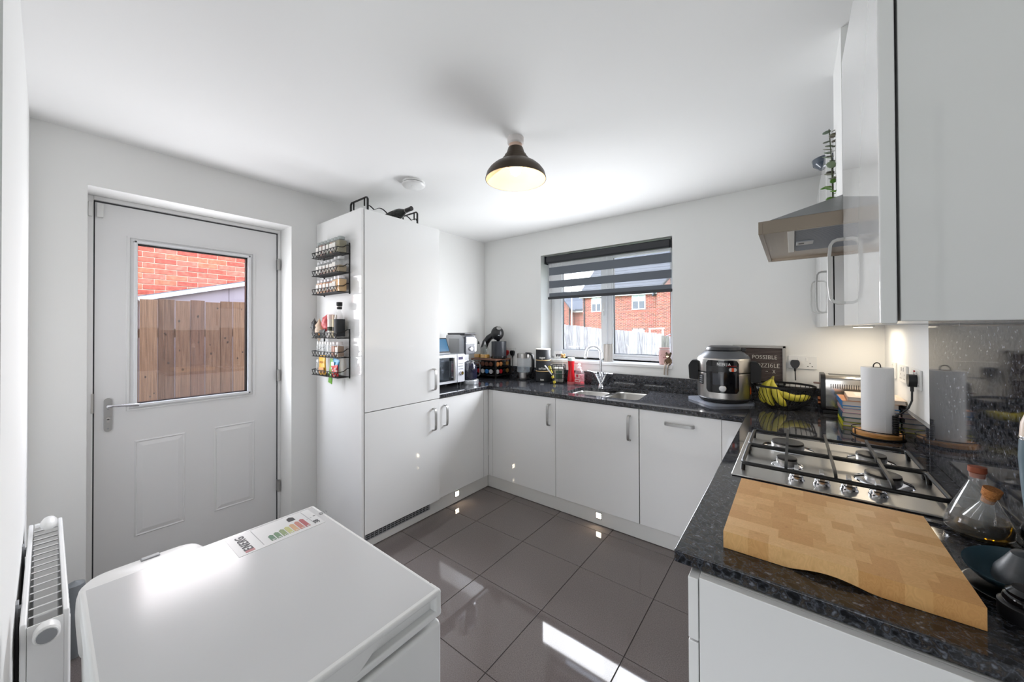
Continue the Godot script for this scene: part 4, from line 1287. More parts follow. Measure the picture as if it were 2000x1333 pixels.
	for e: Array in [[0.118, 0.655], [0.124, 0.66], [0.125, 0.69], [0.124, 0.72], [0.12, 0.738], [0.11, 0.75], [0.06, 0.757], [0.004, 0.758]]:
		var l := PackedVector3Array()
		for q: Vector2 in rounded(rect(e[0] * 2, e[0] * 2.1), e[0] * 0.5, 6): l.append(Vector3(q.x, e[1], q.y))
		lid.append(l)
	part(t, "lid", mb().skin(lid, true, true), M.white)
	part(t, "rim_band", mb().sweep(rounded(rect(0.226, 0.238), 0.05, 6).map(func(q): return Vector3(q.x, 0.42, q.y)), [[-0.012, -0.001], [0.012, -0.001], [0.01, 0.005], [-0.01, 0.005]], Vector3.UP, true), M.whiteplastic)
	part(t, "lid_latch", mb().box(Vector3(-0.105, 0.748, -0.03), Vector3(-0.085, 0.757, 0.01), 0.003), M.greyplastic)
	# radiator on the south wall
	t = thing("radiator", "white double panel radiator with a slotted top grille, seen end-on at the left edge", "radiator", Vector3(-2.02, 0.14, 0.0))
	var rx0 := -2.43
	var rx1 := -1.617
	for z: float in [-0.037, 0.036]:
		b = at(t)
		b.box(Vector3(rx0, 0.14, z - 0.006), Vector3(rx1, 0.632, z + 0.006), 0.004)
		var pn := part(t, "panel", b, M.white)
		for i in 24: 
			b = at(t)
			b.box(Vector3(rx0 + 0.02 + 0.033 * i, 0.18, z - 0.008), Vector3(rx0 + 0.038 + 0.033 * i, 0.6, z - 0.004), 0.0018)
			part(pn, "flute", b, M.white)
	var gp := part(t, "grille_frame", at(t).box(Vector3(rx0, 0.618, 0.028), Vector3(rx0 + 0.02, 0.63, -0.03), 0.002), M.white)
	for i in 15: part(t, "grille_slat", at(t).tbox(Vector3(rx0 + 0.05 + 0.05 * i, 0.615, -0.001), Vector3(0.042, 0.003, 0.058), Basis(Vector3.BACK, 0.42)), M.white)
	part(t, "end_cover", at(t).box(Vector3(rx1 - 0.004, 0.2, 0.03), Vector3(rx1, 0.62, -0.032), 0.001), M.white)
	b = mb()
	b.xf = Transform3D(Basis(), Vector3(-1.60, 0.6, -0.003) - t.position)
	b.lathe(Vector3(-0.02, 0.0, 0), [[0.0, 0.0], [0.02, 0.0], [0.024, 0.012], [0.024, 0.04], [0.02, 0.044], [0.0, 0.044]], 20, Basis(Vector3.BACK, -PI / 2))
	var v := part(t, "valve_head", b, M.whiteplastic)
	b = mb()
	b.xf = Transform3D(Basis(), Vector3(-1.556, 0.6, -0.003) - t.position)
	b.lathe(Vector3(-0.02, 0, 0), [[0.0, 0.0], [0.018, 0.0], [0.018, 0.002], [0.0, 0.002]], 20, Basis(Vector3.BACK, -PI / 2))
	part(v, "valve_cap", b, M.greyplastic)
	part(t, "bleed_cover", at(t).ball(Vector3(-2.31, 0.66, -0.008), Vector3(0.05, 0.022, 0.022), 14, 8), M.whiteplastic)
	for x: float in [-2.2, -1.75]:
		b = at(t)
		b.box(Vector3(x - 0.015, 0.2, 0.052), Vector3(x + 0.015, 0.64, 0.046), 0.001)
		b.box(Vector3(x - 0.012, 0.6, 0.05), Vector3(x + 0.012, 0.625, 0.03), 0.001)
		part(t, "wall_bracket", b, M.greyplastic)
	single("door_wedge", mb_at(Vector3(-2.5, 0.0, -0.08)).lathe(Vector3(-2.5, 0, -0.08), [[0.0, 0.0], [0.045, 0.0], [0.05, 0.05], [0.04, 0.24], [0.03, 0.3], [0.0, 0.315]], 14), mat(120, 124, 128, 0.5), "grey upright canister on the floor between the radiator and the back door", "canister")

func ceiling_things() -> void:
	var c := Vector3(-1.121, H, -1.484)
	var t := thing("ceiling_light", "dark bronze dome ceiling light with a lit bulb and a cream inside", "ceiling light", c)
	part(t, "ceiling_rose", mb().lathe(Vector3.ZERO, [[0.0, -0.034], [0.036, -0.034], [0.042, -0.028], [0.043, 0.0]], 24), mat(216, 210, 208, 0.5))
	var b := mb()
	b.lathe(Vector3.ZERO, [[0.0, -0.052], [0.03, -0.052], [0.034, -0.034], [0.0, -0.034]], 20)
	part(t, "lamp_holder", b, mat(206, 176, 158, 0.4))
	var p := [[0.156, -0.216], [0.1555, -0.208], [0.149, -0.185], [0.135, -0.165], [0.115, -0.147], [0.092, -0.132], [0.079, -0.126], [0.078, -0.121], [0.072, -0.1205], [0.067, -0.112], [0.066, -0.106], [0.061, -0.105], [0.057, -0.095], [0.056, -0.09], [0.052, -0.089], [0.046, -0.076], [0.038, -0.052], [0.026, -0.048]]
	part(t, "shade", mb().lathe(Vector3.ZERO, p, 40), mat(74, 64, 54, 0.38, 0.6))
	var q := []
	for i in range(p.size() - 1, -1, -1): q.append([maxf(0.004, p[i][0] - 0.0025), p[i][1] - (0.002 if i > 0 else 0.0)])
	part(t, "shade_lining", mb().lathe(Vector3.ZERO, q, 40), mat(214, 190, 158, 0.6))
	part(t, "bulb", mb().lathe(Vector3.ZERO, [[0.0, -0.196], [0.014, -0.193], [0.026, -0.182], [0.03, -0.166], [0.026, -0.148], [0.015, -0.125], [0.013, -0.08], [0.0, -0.08]], 20), glow(Color(1.0, 0.9, 0.74), 2.5))
	var l := OmniLight3D.new()
	l.name = "bulb_light"
	l.position = Vector3(0, -0.166, 0)
	l.light_color = Color(1.0, 0.92, 0.82)
	l.light_energy = 0.09
	l.light_size = 0.028
	l.omni_range = 10.0
	l.omni_attenuation = 2.0
	l.shadow_enabled = true
	t.add_child(l)
	t = thing("smoke_alarm", "round white smoke alarm on the ceiling above the tall cabinet", "smoke alarm", Vector3(-1.985, H, -1.5))
	part(t, "mount", mb().lathe(Vector3.ZERO, [[0.0, -0.012], [0.07, -0.012], [0.072, 0.0]], 28), M.whiteplastic)
	part(t, "body", mb().lathe(Vector3.ZERO, [[0.0, -0.042], [0.045, -0.041], [0.066, -0.034], [0.075, -0.024], [0.076, -0.018], [0.068, -0.0165], [0.0, -0.0165]], 32), M.white)
	part(t, "test_button", mb().lathe(Vector3(0.02, 0, 0.02), [[0.0, -0.0435], [0.012, -0.0432], [0.013, -0.04]], 16), M.whiteplastic)

# ---------------------------------------------------------------- on and against the tall cabinet
func spice_rack(x0: float, x1: float, ys: Array, top: float, label: String) -> void:
	var zb := -1.221
	var zf := -1.135
	var t := thing("spice_rack", label, "rack", Vector3((x0 + x1) / 2, ys[2], -1.22), "black wire spice racks")
	for x: float in [x0 + 0.002, x1 - 0.002]: part(t, "upright", at(t).tube([Vector3(x, ys[2] - 0.01, zb + 0.004), Vector3(x, top, zb + 0.004)], 0.004, 6), M.wire)
	for y: float in ys:
		var b := at(t)
		for k in 6:
			var z := lerpf(zb + 0.006, zf, k / 5.0)
			b.tube([Vector3(x0, y, z), Vector3(x1, y, z)], 0.0026, 5)
		for x: float in [x0, x1]: b.tube([Vector3(x, y, zb), Vector3(x, y, zf)], 0.0026, 5)
		var s := part(t, "shelf", b, M.wire)
		b = at(t)
		var yr := y + 0.034
		b.tube([Vector3(x0, yr + 0.022, zb + 0.004), Vector3(x0, yr + 0.022, zb + 0.02), Vector3(x0, yr + 0.004, zb + 0.045), Vector3(x0, yr, zf), Vector3(x1, yr, zf), Vector3(x1, yr + 0.004, zb + 0.045), Vector3(x1, yr + 0.022, zb + 0.02), Vector3(x1, yr + 0.022, zb + 0.004)], 0.0028, 5)
		part(s, "rail", b, M.wire)
		b = at(t)
		var n := 8
		var zz := []
		for k in n * 2 + 1: zz.append(Vector3(lerpf(x0, x1, k / (n * 2.0)), y if k % 2 else yr, zf))
		for k in zz.size() - 1: b.tube([zz[k], zz[k + 1]], 0.002, 5)
		part(s, "zigzag", b, M.wire)

func spice_jar(h: float, r: float, square: bool, fill: float, c: Color, cap: Color, lab: bool) -> Node3D:
	var t := thing("spice_jar", "", "jar", Vector3.ZERO)
	var m := mat(int(c.r8), int(c.g8), int(c.b8), 0.9)
	if fill > 0.02:
		var f := mb()
		if square: f.box(Vector3(-r + 0.002, 0.003, -r + 0.002), Vector3(r - 0.002, h * 0.8 * fill, r - 0.002), 0.004)
		else: f.lathe(Vector3.ZERO, [[0.0, 0.003], [r - 0.002, 0.003], [r - 0.002, h * 0.8 * fill], [0.0, h * 0.8 * fill]], 14)
		part(t, "contents", f, m)
	var b := mb()
	if square:
		b.box(Vector3(-r, 0, -r), Vector3(r, h * 0.82, r), 0.005)
	else: b.lathe(Vector3.ZERO, [[0.0, 0.0], [r, 0.001], [r, h * 0.78], [r * 0.7, h * 0.86]], 14)
	part(t, "glass", b, glass(Color(0.95, 0.97, 0.97), 0.12))
	part(t, "lid", mb().lathe(Vector3(0, h * 0.82, 0), [[0.0, 0.0], [r * 0.86, 0.0], [r * 0.88, h * 0.16], [r * 0.82, h * 0.18], [0.0, h * 0.18]], 14), mat(int(cap.r8), int(cap.g8), int(cap.b8), 0.35, 0.2))
	if lab: part(t, "label", mb().box(Vector3(-r * 0.8, h * 0.18, r), Vector3(r * 0.8, h * 0.66, r + 0.0006)), mat(226, 222, 216, 0.8))
	return t

func tall_cabinet_things() -> void:
	var x0 := -2.638
	var x1 := -2.284
	spice_rack(x0, x1, [1.912, 1.787, 1.66], 1.985, "upper black wire spice rack of three shelves, full of jars")
	spice_rack(x0, x1, [1.36, 1.234, 1.107], 1.42, "lower black wire rack with a bottle, jars and packets")
	var order := ["leftmost", "second from the left", "third from the left", "fourth from the left", "fifth from the left", "sixth from the left", "rightmost"]
	var fills := [
		[Color8(66, 40, 30), Color8(168, 116, 96), Color8(84, 46, 38), Color8(120, 128, 108), Color8(176, 132, 100), Color8(104, 92, 60), Color8(122, 112, 74)],
		[Color8(196, 190, 180), Color8(112, 44, 40), Color8(188, 152, 132), Color8(196, 170, 150), Color8(190, 164, 146), Color8(206, 158, 122), Color8(150, 128, 86)],
		[Color8(214, 178, 150), Color8(206, 142, 98), Color8(214, 164, 116), Color8(176, 100, 50), Color8(186, 120, 66), Color8(214, 176, 130), Color8(214, 170, 104)]]
	var names := [["dark brown", "pink-brown", "dark red-brown", "grey-green", "light brown", "olive brown", "olive green"], ["pale grey", "dark red", "rosy beige", "beige", "pale pinkish", "peach", "khaki"], ["pale peach", "orange-brown", "sandy orange", "rust brown", "golden brown", "cream beige", "yellow-gold"]]
	var rows := ["top", "middle", "bottom"]
	var ys := [1.912, 1.787, 1.66]
	for j in 3:
		for i in 7:
			var r: float = 0.0225 if i < 5 else 0.026
			var j_h := 0.108 if j == 0 else (0.104 if i > 4 else 0.096)
			var t := spice_jar(j_h, r, true, [0.95, 0.55 if i > 4 else 0.75, 0.98][j], fills[j][i], [Color8(170, 176, 174), Color8(206, 206, 206), Color8(222, 218, 220)][j], i < 6)
			t.position = Vector3(lerpf(x0 + 0.03, x1 - 0.032, i / 6.0), ys[j] + 0.0025, -1.178)
			t.set_meta("label", "%s spice jar, %s on the upper rack's %s shelf" % [names[j][i], order[i], rows[j]])
			t.set_meta("group", "spice jars on the %s shelf of the upper rack" % rows[j])
	# lower rack, middle shelf: empty jars with white lids, then two boxes of brown spice
	var proto := spice_jar(0.098, 0.017, false, 0.0, Color.WHITE, Color8(228, 226, 224), false)
	var ords := ["leftmost", "second from the left", "third from the left", "fourth from the left", "fifth from the left", "sixth from the left"]
	for i in 6:
		var o: Node3D = proto if i == 0 else copy(proto, Vector3.ZERO, "")
		o.position = Vector3(x0 + 0.03 + 0.038 * i, 1.2365, -1.17)
		o.set_meta("label", "empty white-lidded spice jar, %s on the lower rack's middle shelf" % ords[i])
		o.set_meta("group", "empty spice jars on the lower rack")
	for e: Array in [[-2.378, Color8(190, 132, 104), "spice jar of pinkish brown powder, on the lower rack's middle shelf"], [-2.325, Color8(150, 112, 74), "square spice jar of brown seeds at the right end of the lower rack's middle shelf"]]:
		var o := spice_jar(0.1, 0.022, true, 0.9, e[1], Color8(230, 222, 220), e[0] > -2.35)
		o.position = Vector3(e[0], 1.2365, -1.172)
		o.set_meta("label", e[2])
	var o2 := spice_jar(0.1, 0.021, false, 0.0, Color.WHITE, Color8(226, 226, 226), false)
	o2.position = Vector3(x0 + 0.032, 1.1095, -1.17)
	o2.set_meta("label", "empty clear jar at the left end of the lower rack's bottom shelf")
	# top shelf of the lower rack
	var t := thing("sauce_bottle", "clear bottle with a dark label and black stopper on the lower rack", "bottle", Vector3(-2.328, 1.3625, -1.172))
	part(t, "contents", mb().lathe(Vector3.ZERO, [[0.0, 0.003], [0.03, 0.003], [0.03, 0.12], [0.0, 0.12]], 18), mat(50, 44, 44, 0.3))
	part(t, "glass", mb().lathe(Vector3.ZERO, [[0.0, 0.0], [0.033, 0.001], [0.033, 0.125], [0.028, 0.15], [0.016, 0.172], [0.013, 0.178], [0.013, 0.205]], 18), glass(Color(0.9, 0.92, 0.92), 0.14))
	part(t, "label", mb().lathe(Vector3.ZERO, [[0.0333, 0.01], [0.0335, 0.012], [0.0335, 0.12], [0.0333, 0.122]], 18), mat(38, 40, 44, 0.6))
	part(t, "stopper", mb().lathe(Vector3.ZERO, [[0.0, 0.185], [0.0155, 0.186], [0.0155, 0.208], [0.018, 0.21], [0.018, 0.232], [0.0, 0.233]], 16), M.blackmatt)
	part(t, "stopper_band", mb().lathe(Vector3.ZERO, [[0.0157, 0.2], [0.0165, 0.201], [0.0165, 0.205], [0.0157, 0.206]], 16), M.steel)
	for e: Array in [["shaker", -2.438, 0.021, 0.155, [226, 222, 216], [232, 210, 206], "pale shaker tube with a green emblem on the lower rack's top shelf"], ["shaker", -2.388, 0.014, 0.15, [214, 198, 160], [200, 176, 150], "slim beige shaker beside the bottle on the lower rack"]]:
		t = thing(e[0], e[6], "shaker", Vector3(e[1], 1.3625, -1.17))
		part(t, "tube", mb().lathe(Vector3.ZERO, [[0.0, 0.0], [e[2], 0.001], [e[2], e[3] * 0.8], [0.0, e[3] * 0.8]], 16), mat(e[4][0], e[4][1], e[4][2], 0.4))
		part(t, "cap", mb().lathe(Vector3.ZERO, [[e[2] * 1.04, e[3] * 0.79], [e[2] * 1.06, e[3]], [0.0, e[3] + 0.001]], 16), mat(e[5][0], e[5][1], e[5][2], 0.4))
		part(t, "band", mb().lathe(Vector3.ZERO, [[e[2] + 0.0003, e[3] * 0.3], [e[2] + 0.0006, e[3] * 0.31], [e[2] + 0.0006, e[3] * 0.46], [e[2] + 0.0003, e[3] * 0.47]], 16), mat(52, 58, 40, 0.6) if e[1] < -2.4 else mat(72, 66, 60, 0.6))
	packet("spice_packet", "crumpled clear bag of beige spice leaning at the left of the lower rack", Vector3(-2.56, 1.365, -1.165), Vector2(0.1, 0.12), 0.055, 0.6, mat(196, 172, 146, 0.35), 3)
	packet("spice_packet", "crumpled pink-red packet on top of the bags on the lower rack", Vector3(-2.51, 1.41, -1.18), Vector2(0.085, 0.1), 0.05, 0.3, mat(204, 92, 94, 0.35), 5)
	packet("spice_packet", "dark grey twisted packet across the left end of the lower rack", Vector3(-2.585, 1.366, -1.15), Vector2(0.06, 0.13), 0.045, 0.55, mat(58, 56, 56, 0.4), 7)
	packet("spice_packet", "small dark packet with an orange dot behind the lower rack's front rail", Vector3(-2.53, 1.3635, -1.148), Vector2(0.13, 0.045), 0.012, 0.12, mat(44, 50, 44, 0.4), 8)
	single("orange_tag", mb_at(Vector3(-2.545, 1.385, -1.138)).ball(Vector3(-2.545, 1.385, -1.139), Vector3(0.011, 0.011, 0.003), 12, 6), mat(232, 150, 50, 0.5), "round orange tag behind the lower rack's front rail", "tag")
	t = packet("seasoning_packet", "yellow seasoning packet marked TACO on the lower rack's bottom shelf", Vector3(-2.515, 1.112, -1.152), Vector2(0.1, 0.125), 0.014, 0.06, mat(236, 180, 52, 0.35), 11)
	letters(t, "TACO", 0.014, Transform3D(Basis(), Vector3(-0.0, 0.085, 0.0135)), mat(150, 84, 30, 0.6), true)
	part(t, "picture", mb().box(Vector3(-0.036, 0.012, 0.009), Vector3(0.036, 0.05, 0.0125), 0.002), mat(206, 150, 92, 0.5))
	packet("seasoning_packet", "green packet sticking down between the yellow and the blue ones", Vector3(-2.43, 1.06, -1.16), Vector2(0.055, 0.16), 0.012, -0.2, mat(110, 172, 56, 0.35), 13)
	t = packet("seasoning_packet", "light blue packet leaning on the right of the lower rack's bottom shelf", Vector3(-2.36, 1.15, -1.16), Vector2(0.085, 0.075), 0.014, -0.25, mat(70, 160, 206, 0.35), 15)
	part(t, "label", mb().box(Vector3(-0.03, 0.03, 0.01), Vector3(0.01, 0.055, 0.0135), 0.002), mat(226, 232, 236, 0.5))
	t = packet("seasoning_packet", "red and white patterned packet at the right of the lower rack's bottom shelf", Vector3(-2.335, 1.111, -1.148), Vector2(0.09, 0.068), 0.018, 0.15, mat(206, 44, 46, 0.35), 17)
	for i in 7: part(t, "spot", mb().ball(Vector3(-0.034 + 0.0115 * i, 0.012 + 0.014 * ((i * 3) % 4), 0.0095), Vector3(0.008, 0.006, 0.006), 8, 5), mat(236, 230, 226, 0.5))
	# wine rack with one bottle
	t = thing("wine_rack", "black metal wine rack lying on top of the tall cabinet", "wine rack", Vector3(-2.27, 2.19, -1.47))
	for z: float in [-1.275, -1.668]:
		var b := at(t)
		b.sweep([Vector3(-2.165, 2.19, z), Vector3(-2.165, 2.265, z), Vector3(-2.175, 2.278, z), Vector3(-2.365, 2.278, z), Vector3(-2.375, 2.265, z), Vector3(-2.375, 2.19, z)], [[-0.006, -0.003], [0.006, -0.003], [0.006, 0.003], [-0.006, 0.003]], Vector3.BACK)
		b.box(Vector3(-2.2, 2.225, z - 0.004), Vector3(-2.206, 2.276, z + 0.004))
		b.box(Vector3(-2.335, 2.225, z - 0.004), Vector3(-2.341, 2.276, z + 0.004))
		part(t, "end_frame", b, M.wire)
	for x: float in [-2.17, -2.37]:
		var pts := []
		for k in 33:
			var u := k / 32.0
			pts.append(Vector3(x, 2.205 + 0.022 * absf(sin(u * PI * 4.0 + PI / 2)) * (1.0 if u > 0.02 and u < 0.98 else 0.4), lerpf(-1.275, -1.668, u)))
		part(t, "scalloped_rail", at(t).sweep(pts, [[-0.005, -0.0015], [0.005, -0.0015], [0.005, 0.0015], [-0.005, 0.0015]], Vector3.RIGHT), M.wire)
	t = thing("wine_bottle", "dark wine bottle lying in the rack on top of the tall cabinet", "bottle", Vector3(-2.265, 2.256, -1.575))
	var wb := Basis(Vector3.BACK, -PI / 2 + 0.06)
	part(t, "glass", mb().lathe(Vector3(-0.17, -0.008, 0), [[0.0, 0.004], [0.03, 0.0], [0.037, 0.006], [0.0375, 0.17], [0.034, 0.195], [0.024, 0.225], [0.016, 0.25], [0.0145, 0.28]], 22, wb), mat(38, 42, 40, 0.12))
	part(t, "capsule", mb().lathe(Vector3(-0.17, -0.008, 0), [[0.0, 0.262], [0.0152, 0.262], [0.0148, 0.315], [0.0158, 0.317], [0.0155, 0.328], [0.0, 0.329]], 18, wb), mat(52, 50, 50, 0.4))
	part(t, "capsule_ring", mb().lathe(Vector3(-0.17, -0.008, 0), [[0.0154, 0.262], [0.0162, 0.263], [0.0162, 0.267], [0.0154, 0.268]], 18, wb), M.satin)
	part(t, "label", mb().lathe(Vector3(-0.17, -0.008, 0), [[0.0376, 0.06], [0.038, 0.062], [0.038, 0.14], [0.0376, 0.142]], 22, wb), mat(60, 64, 60, 0.6))

# a pillow-shaped packet with crimped ends, standing on its lower edge
func packet(called: String, label: String, p: Vector3, size: Vector2, thick: float, lean: float, m: Material, sd: int) -> Node3D:
	var t := thing(called, label, "packet", p)
	var r := RandomNumberGenerator.new()
	r.seed = sd
	var n := 8
	var bb := Basis(Vector3.BACK, lean)
	for s: float in [1.0]:
		var rows := []
		for i in n + 1:
			var l := PackedVector3Array()
			var v := float(i) / n
			for side: float in [1.0, -1.0]:
				for j in n:
					var u := float(j) / n if side > 0 else 1.0 - float(j) / n
					var d := pow(maxf(0.0, sin(PI * v)), 0.6) * pow(maxf(0.0, sin(PI * u)), 0.6) * thick / 2.0 + 0.0008
					d += (r.randf() - 0.5) * thick * 0.35 * sin(PI * v) * sin(PI * u)
					l.append(bb * Vector3((u - 0.5) * size.x * (1.0 - 0.05 * sin(PI * v)), v * size.y, d * side))
			rows.append(l)
		part(t, "pouch", mb().skin(rows, true), m)
	var e := mb()
	e.xf = Transform3D(bb, Vector3.ZERO)
	for k in 9: e.box(Vector3((k / 9.0 - 0.5) * size.x, size.y - 0.004, -0.001), Vector3(((k + 0.8) / 9.0 - 0.5) * size.x, size.y + 0.006, 0.001))
	part(t, "crimped_edge", e, m).set_meta("kind", "stuff")
	return t

# ---------------------------------------------------------------- west worktop
func west_counter() -> void:
	var fx := -2.345
	var t := thing("microwave", "silver microwave oven with a mirrored door and a round dial, on the left worktop", "microwave", Vector3(-2.55, CT, -2.1))
	part(t, "case", at(t).box(Vector3(-2.72, 0.943, -1.885), Vector3(fx - 0.018, 1.197, -2.328), 0.006), M.silver)
	part(t, "control_panel", at(t).box(Vector3(fx - 0.018, 0.945, -2.238), Vector3(fx, 1.195, -2.328), 0.004), mat(214, 216, 222, 0.3, 0.3))
	var d := part(t, "door", at(t).box(Vector3(fx - 0.018, 0.945, -1.885), Vector3(fx, 1.195, -2.234), 0.004), M.silver)
	part(d, "door_glass", at(t).box(Vector3(fx - 0.004, 0.968, -1.91), Vector3(fx + 0.0015, 1.172, -2.19), 0.001), mat(120, 128, 136, 0.06, 0.9))
	var b := at(t)
	b.tube([Vector3(fx + 0.028, 0.975, -2.175), Vector3(fx + 0.03, 1.07, -2.175), Vector3(fx + 0.028, 1.165, -2.175)], 0.009, 10)
	part(d, "handle", b, M.steel)
	for y: float in [0.985, 1.155]:
		b = at(t)
		b.box(Vector3(fx, y - 0.014, -2.162), Vector3(fx + 0.03, y + 0.014, -2.188), 0.005)
		part(d, "handle_mount", b, M.darkgrey)
	part(t, "display", at(t).box(Vector3(fx - 0.001, 1.145, -2.25), Vector3(fx + 0.001, 1.17, -2.305)), mat(60, 58, 92, 0.2))
	for i in 3: part(t, "button", at(t).box(Vector3(fx - 0.001, 1.108 - 0.024 * i, -2.25), Vector3(fx + 0.002, 1.112 - 0.024 * i, -2.306), 0.001), M.darkgrey)
	part(t, "dial", mb().lathe(Vector3(fx, 1.025, -2.282) - t.position, [[0.0, 0.0], [0.021, 0.0], [0.021, 0.005], [0.017, 0.007], [0.016, 0.018], [0.0, 0.018]], 22, Basis(Vector3.BACK, -PI / 2)), M.chrome)
	for e: Array in [[-2.69, -1.91], [-2.69, -2.3], [-2.38, -1.91], [-2.38, -2.3]]: part(t, "foot", at(t).lathe(Vector3(e[0], CT, e[1]), [[0.0, 0.0], [0.012, 0.0], [0.014, 0.034], [0.0, 0.034]], 12), M.black)
	# smart display on the microwave
	t = thing("smart_display", "small tilted smart display with a blue screen standing on the microwave", "screen", Vector3(-2.5, 1.197, -2.14))
	var sb := Basis(Vector3.UP, PI / 2) * Basis(Vector3.RIGHT, -0.38)
	b = mb()
	b.tbox(Vector3(0.02, 0.075, 0), Vector3(0.215, 0.14, 0.012), sb, 0.005)
	part(t, "case", b, M.black)
	b = mb()
	b.tbox(Vector3(0.0265, 0.0775, 0), Vector3(0.195, 0.118, 0.001), sb)
	var lit := mat(10, 20, 30, 0.35)
	lit.emission_enabled = true
	lit.emission = Color8(70, 134, 180)
	lit.emission_energy_multiplier = 0.8
	part(t, "screen", b, lit)
	part(t, "foot", mb().hexa([Vector3(-0.05, 0, 0.09), Vector3(0.055, 0, 0.09), Vector3(0.055, 0, -0.11), Vector3(-0.05, 0, -0.11)], [Vector3(-0.03, 0.06, 0.08), Vector3(0.02, 0.03, 0.08), Vector3(0.02, 0.03, -0.1), Vector3(-0.03, 0.06, -0.1)]), mat(190, 192, 196, 0.6))
	# filter coffee machine
	t = thing("coffee_maker", "tall silver filter coffee maker with a glass jug between the microwave and the corner", "coffee maker", Vector3(-2.45, CT, -2.425))
	part(t, "tower", at(t).box(Vector3(-2.62, 0.945, -2.345), Vector3(-2.46, 1.365, -2.505), 0.012), mat(198, 199, 201, 0.3, 0.5))
	b = at(t)
	b.prism([Vector2(-2.6, 1.19), Vector2(-2.405, 1.19), Vector2(-2.372, 1.205), Vector2(-2.37, 1.32), Vector2(-2.395, 1.355), Vector2(-2.43, 1.366), Vector2(-2.6, 1.366)], -2.342, -2.51, Basis(), Vector3.ZERO, true)
	part(t, "brew_head", b, mat(200, 201, 204, 0.3, 0.5))
	part(t, "side_inlay", at(t).box(Vector3(-2.57, 1.2, -2.341), Vector3(-2.43, 1.33, -2.343)), mat(166, 167, 169, 0.4, 0.4))
	var fp := part(t, "front_panel", at(t).box(Vector3(-2.372, 1.185, -2.347), Vector3(-2.352, 1.352, -2.47), 0.006), mat(70, 72, 80, 0.3))
	part(fp, "panel_plate", at(t).box(Vector3(-2.353, 1.295, -2.356), Vector3(-2.35, 1.345, -2.462), 0.001), mat(120, 124, 136, 0.3, 0.4))
	part(fp, "display", at(t).box(Vector3(-2.351, 1.318, -2.38), Vector3(-2.3485, 1.336, -2.436)), mat(210, 214, 226, 0.3))
	part(fp, "chrome_strip", at(t).box(Vector3(-2.353, 1.286, -2.35), Vector3(-2.349, 1.29, -2.468)), M.chrome)
	part(fp, "dial", mb().lathe(Vector3(-2.352, 1.235, -2.412) - t.position, [[0.0, 0.0], [0.021, 0.0], [0.019, 0.006], [0.015, 0.016], [0.0, 0.016]], 20, Basis(Vector3.BACK, -PI / 2)), M.chrome)
	part(t, "lid", at(t).box(Vector3(-2.6, 1.366, -2.35), Vector3(-2.37, 1.382, -2.505), 0.006), M.darkgrey)
	var c := Vector3(-2.385, 0, -2.43) - t.position
	part(t, "base", at(t).box(Vector3(-2.6, CT, -2.345), Vector3(-2.46, 0.95, -2.51), 0.006), M.silver)
	part(t, "hot_plate", mb().lathe(c + Vector3(0, CT, 0), [[0.0, 0.0], [0.082, 0.0], [0.084, 0.008], [0.084, 0.034], [0.08, 0.04], [0.0, 0.04]], 28), M.silver)
	var j := part(t, "jug", mb().lathe(c + Vector3(0, 0.952, 0), [[0.0, 0.0], [0.062, 0.0], [0.07, 0.008], [0.072, 0.09], [0.064, 0.13], [0.052, 0.15]], 28), M.smoked)
	part(j, "coffee", mb().lathe(c + Vector3(0, 0.954, 0), [[0.0, 0.0], [0.06, 0.0], [0.067, 0.008], [0.069, 0.085], [0.0, 0.085]], 28), mat(26, 24, 40, 0.2))
	part(j, "jug_lid", mb().lathe(c + Vector3(0, 1.1, 0), [[0.056, 0.0], [0.058, 0.012], [0.03, 0.026], [0.0, 0.028]], 24), M.chrome)
	b = mb()
	var hd := Vector3(0.72, 0, -0.69).normalized()
	b.sweep([c + hd * 0.055 + Vector3(0, 1.1, 0), c + hd * 0.088 + Vector3(0, 1.1, 0), c + hd * 0.098 + Vector3(0, 1.08, 0), c + hd * 0.096 + Vector3(0, 1.0, 0), c + hd * 0.084 + Vector3(0, 0.98, 0), c + hd * 0.07 + Vector3(0, 0.985, 0)], [[-0.01, -0.005], [0.01, -0.005], [0.01, 0.005], [-0.01, 0.005]], hd.cross(Vector3.UP))
	part(j, "handle", b, M.darkgrey)
	# capsule stand
	t = thing("capsule_stand", "dark coffee capsule drawer stand with a wooden top in the corner", "stand", Vector3(-2.54, CT, -2.92))
	var xa := -2.72
	var xb := -2.375
	var za := -2.795
	var zb := -3.04
	part(t, "top", at(t).box(Vector3(xa, 1.094, za), Vector3(xb, 1.11, zb), 0.002), mat(122, 84, 66, 0.5))
	part(t, "base", at(t).box(Vector3(xa, 0.937, za), Vector3(xb, 0.945, zb), 0.001), M.wire)
	part(t, "middle_shelf", at(t).box(Vector3(xa + 0.008, 1.016, za - 0.01), Vector3(xb - 0.008, 1.02, zb), 0.001), M.wire)
	for e: Array in [[xa, za], [xb, za], [xa, zb], [xb, zb]]:
		var sx := -1.0 if e[0] > -2.5 else 1.0
		var sz := 1.0 if e[1] < -2.9 else -1.0
		part(t, "post", at(t).box(Vector3(e[0], CT, e[1]), Vector3(e[0] + 0.014 * sx, 1.095, e[1] + 0.014 * sz), 0.001), M.wire)
	part(t, "back", at(t).box(Vector3(xa + 0.02, 0.945, za - 0.14), Vector3(xb - 0.1, 1.094, zb + 0.02)), M.black)
	var pod := mb().lathe(Vector3.ZERO, [[0.0, 0.0], [0.016, 0.004], [0.021, 0.02], [0.0235, 0.021], [0.0235, 0.024], [0.0, 0.025]], 16).mesh()
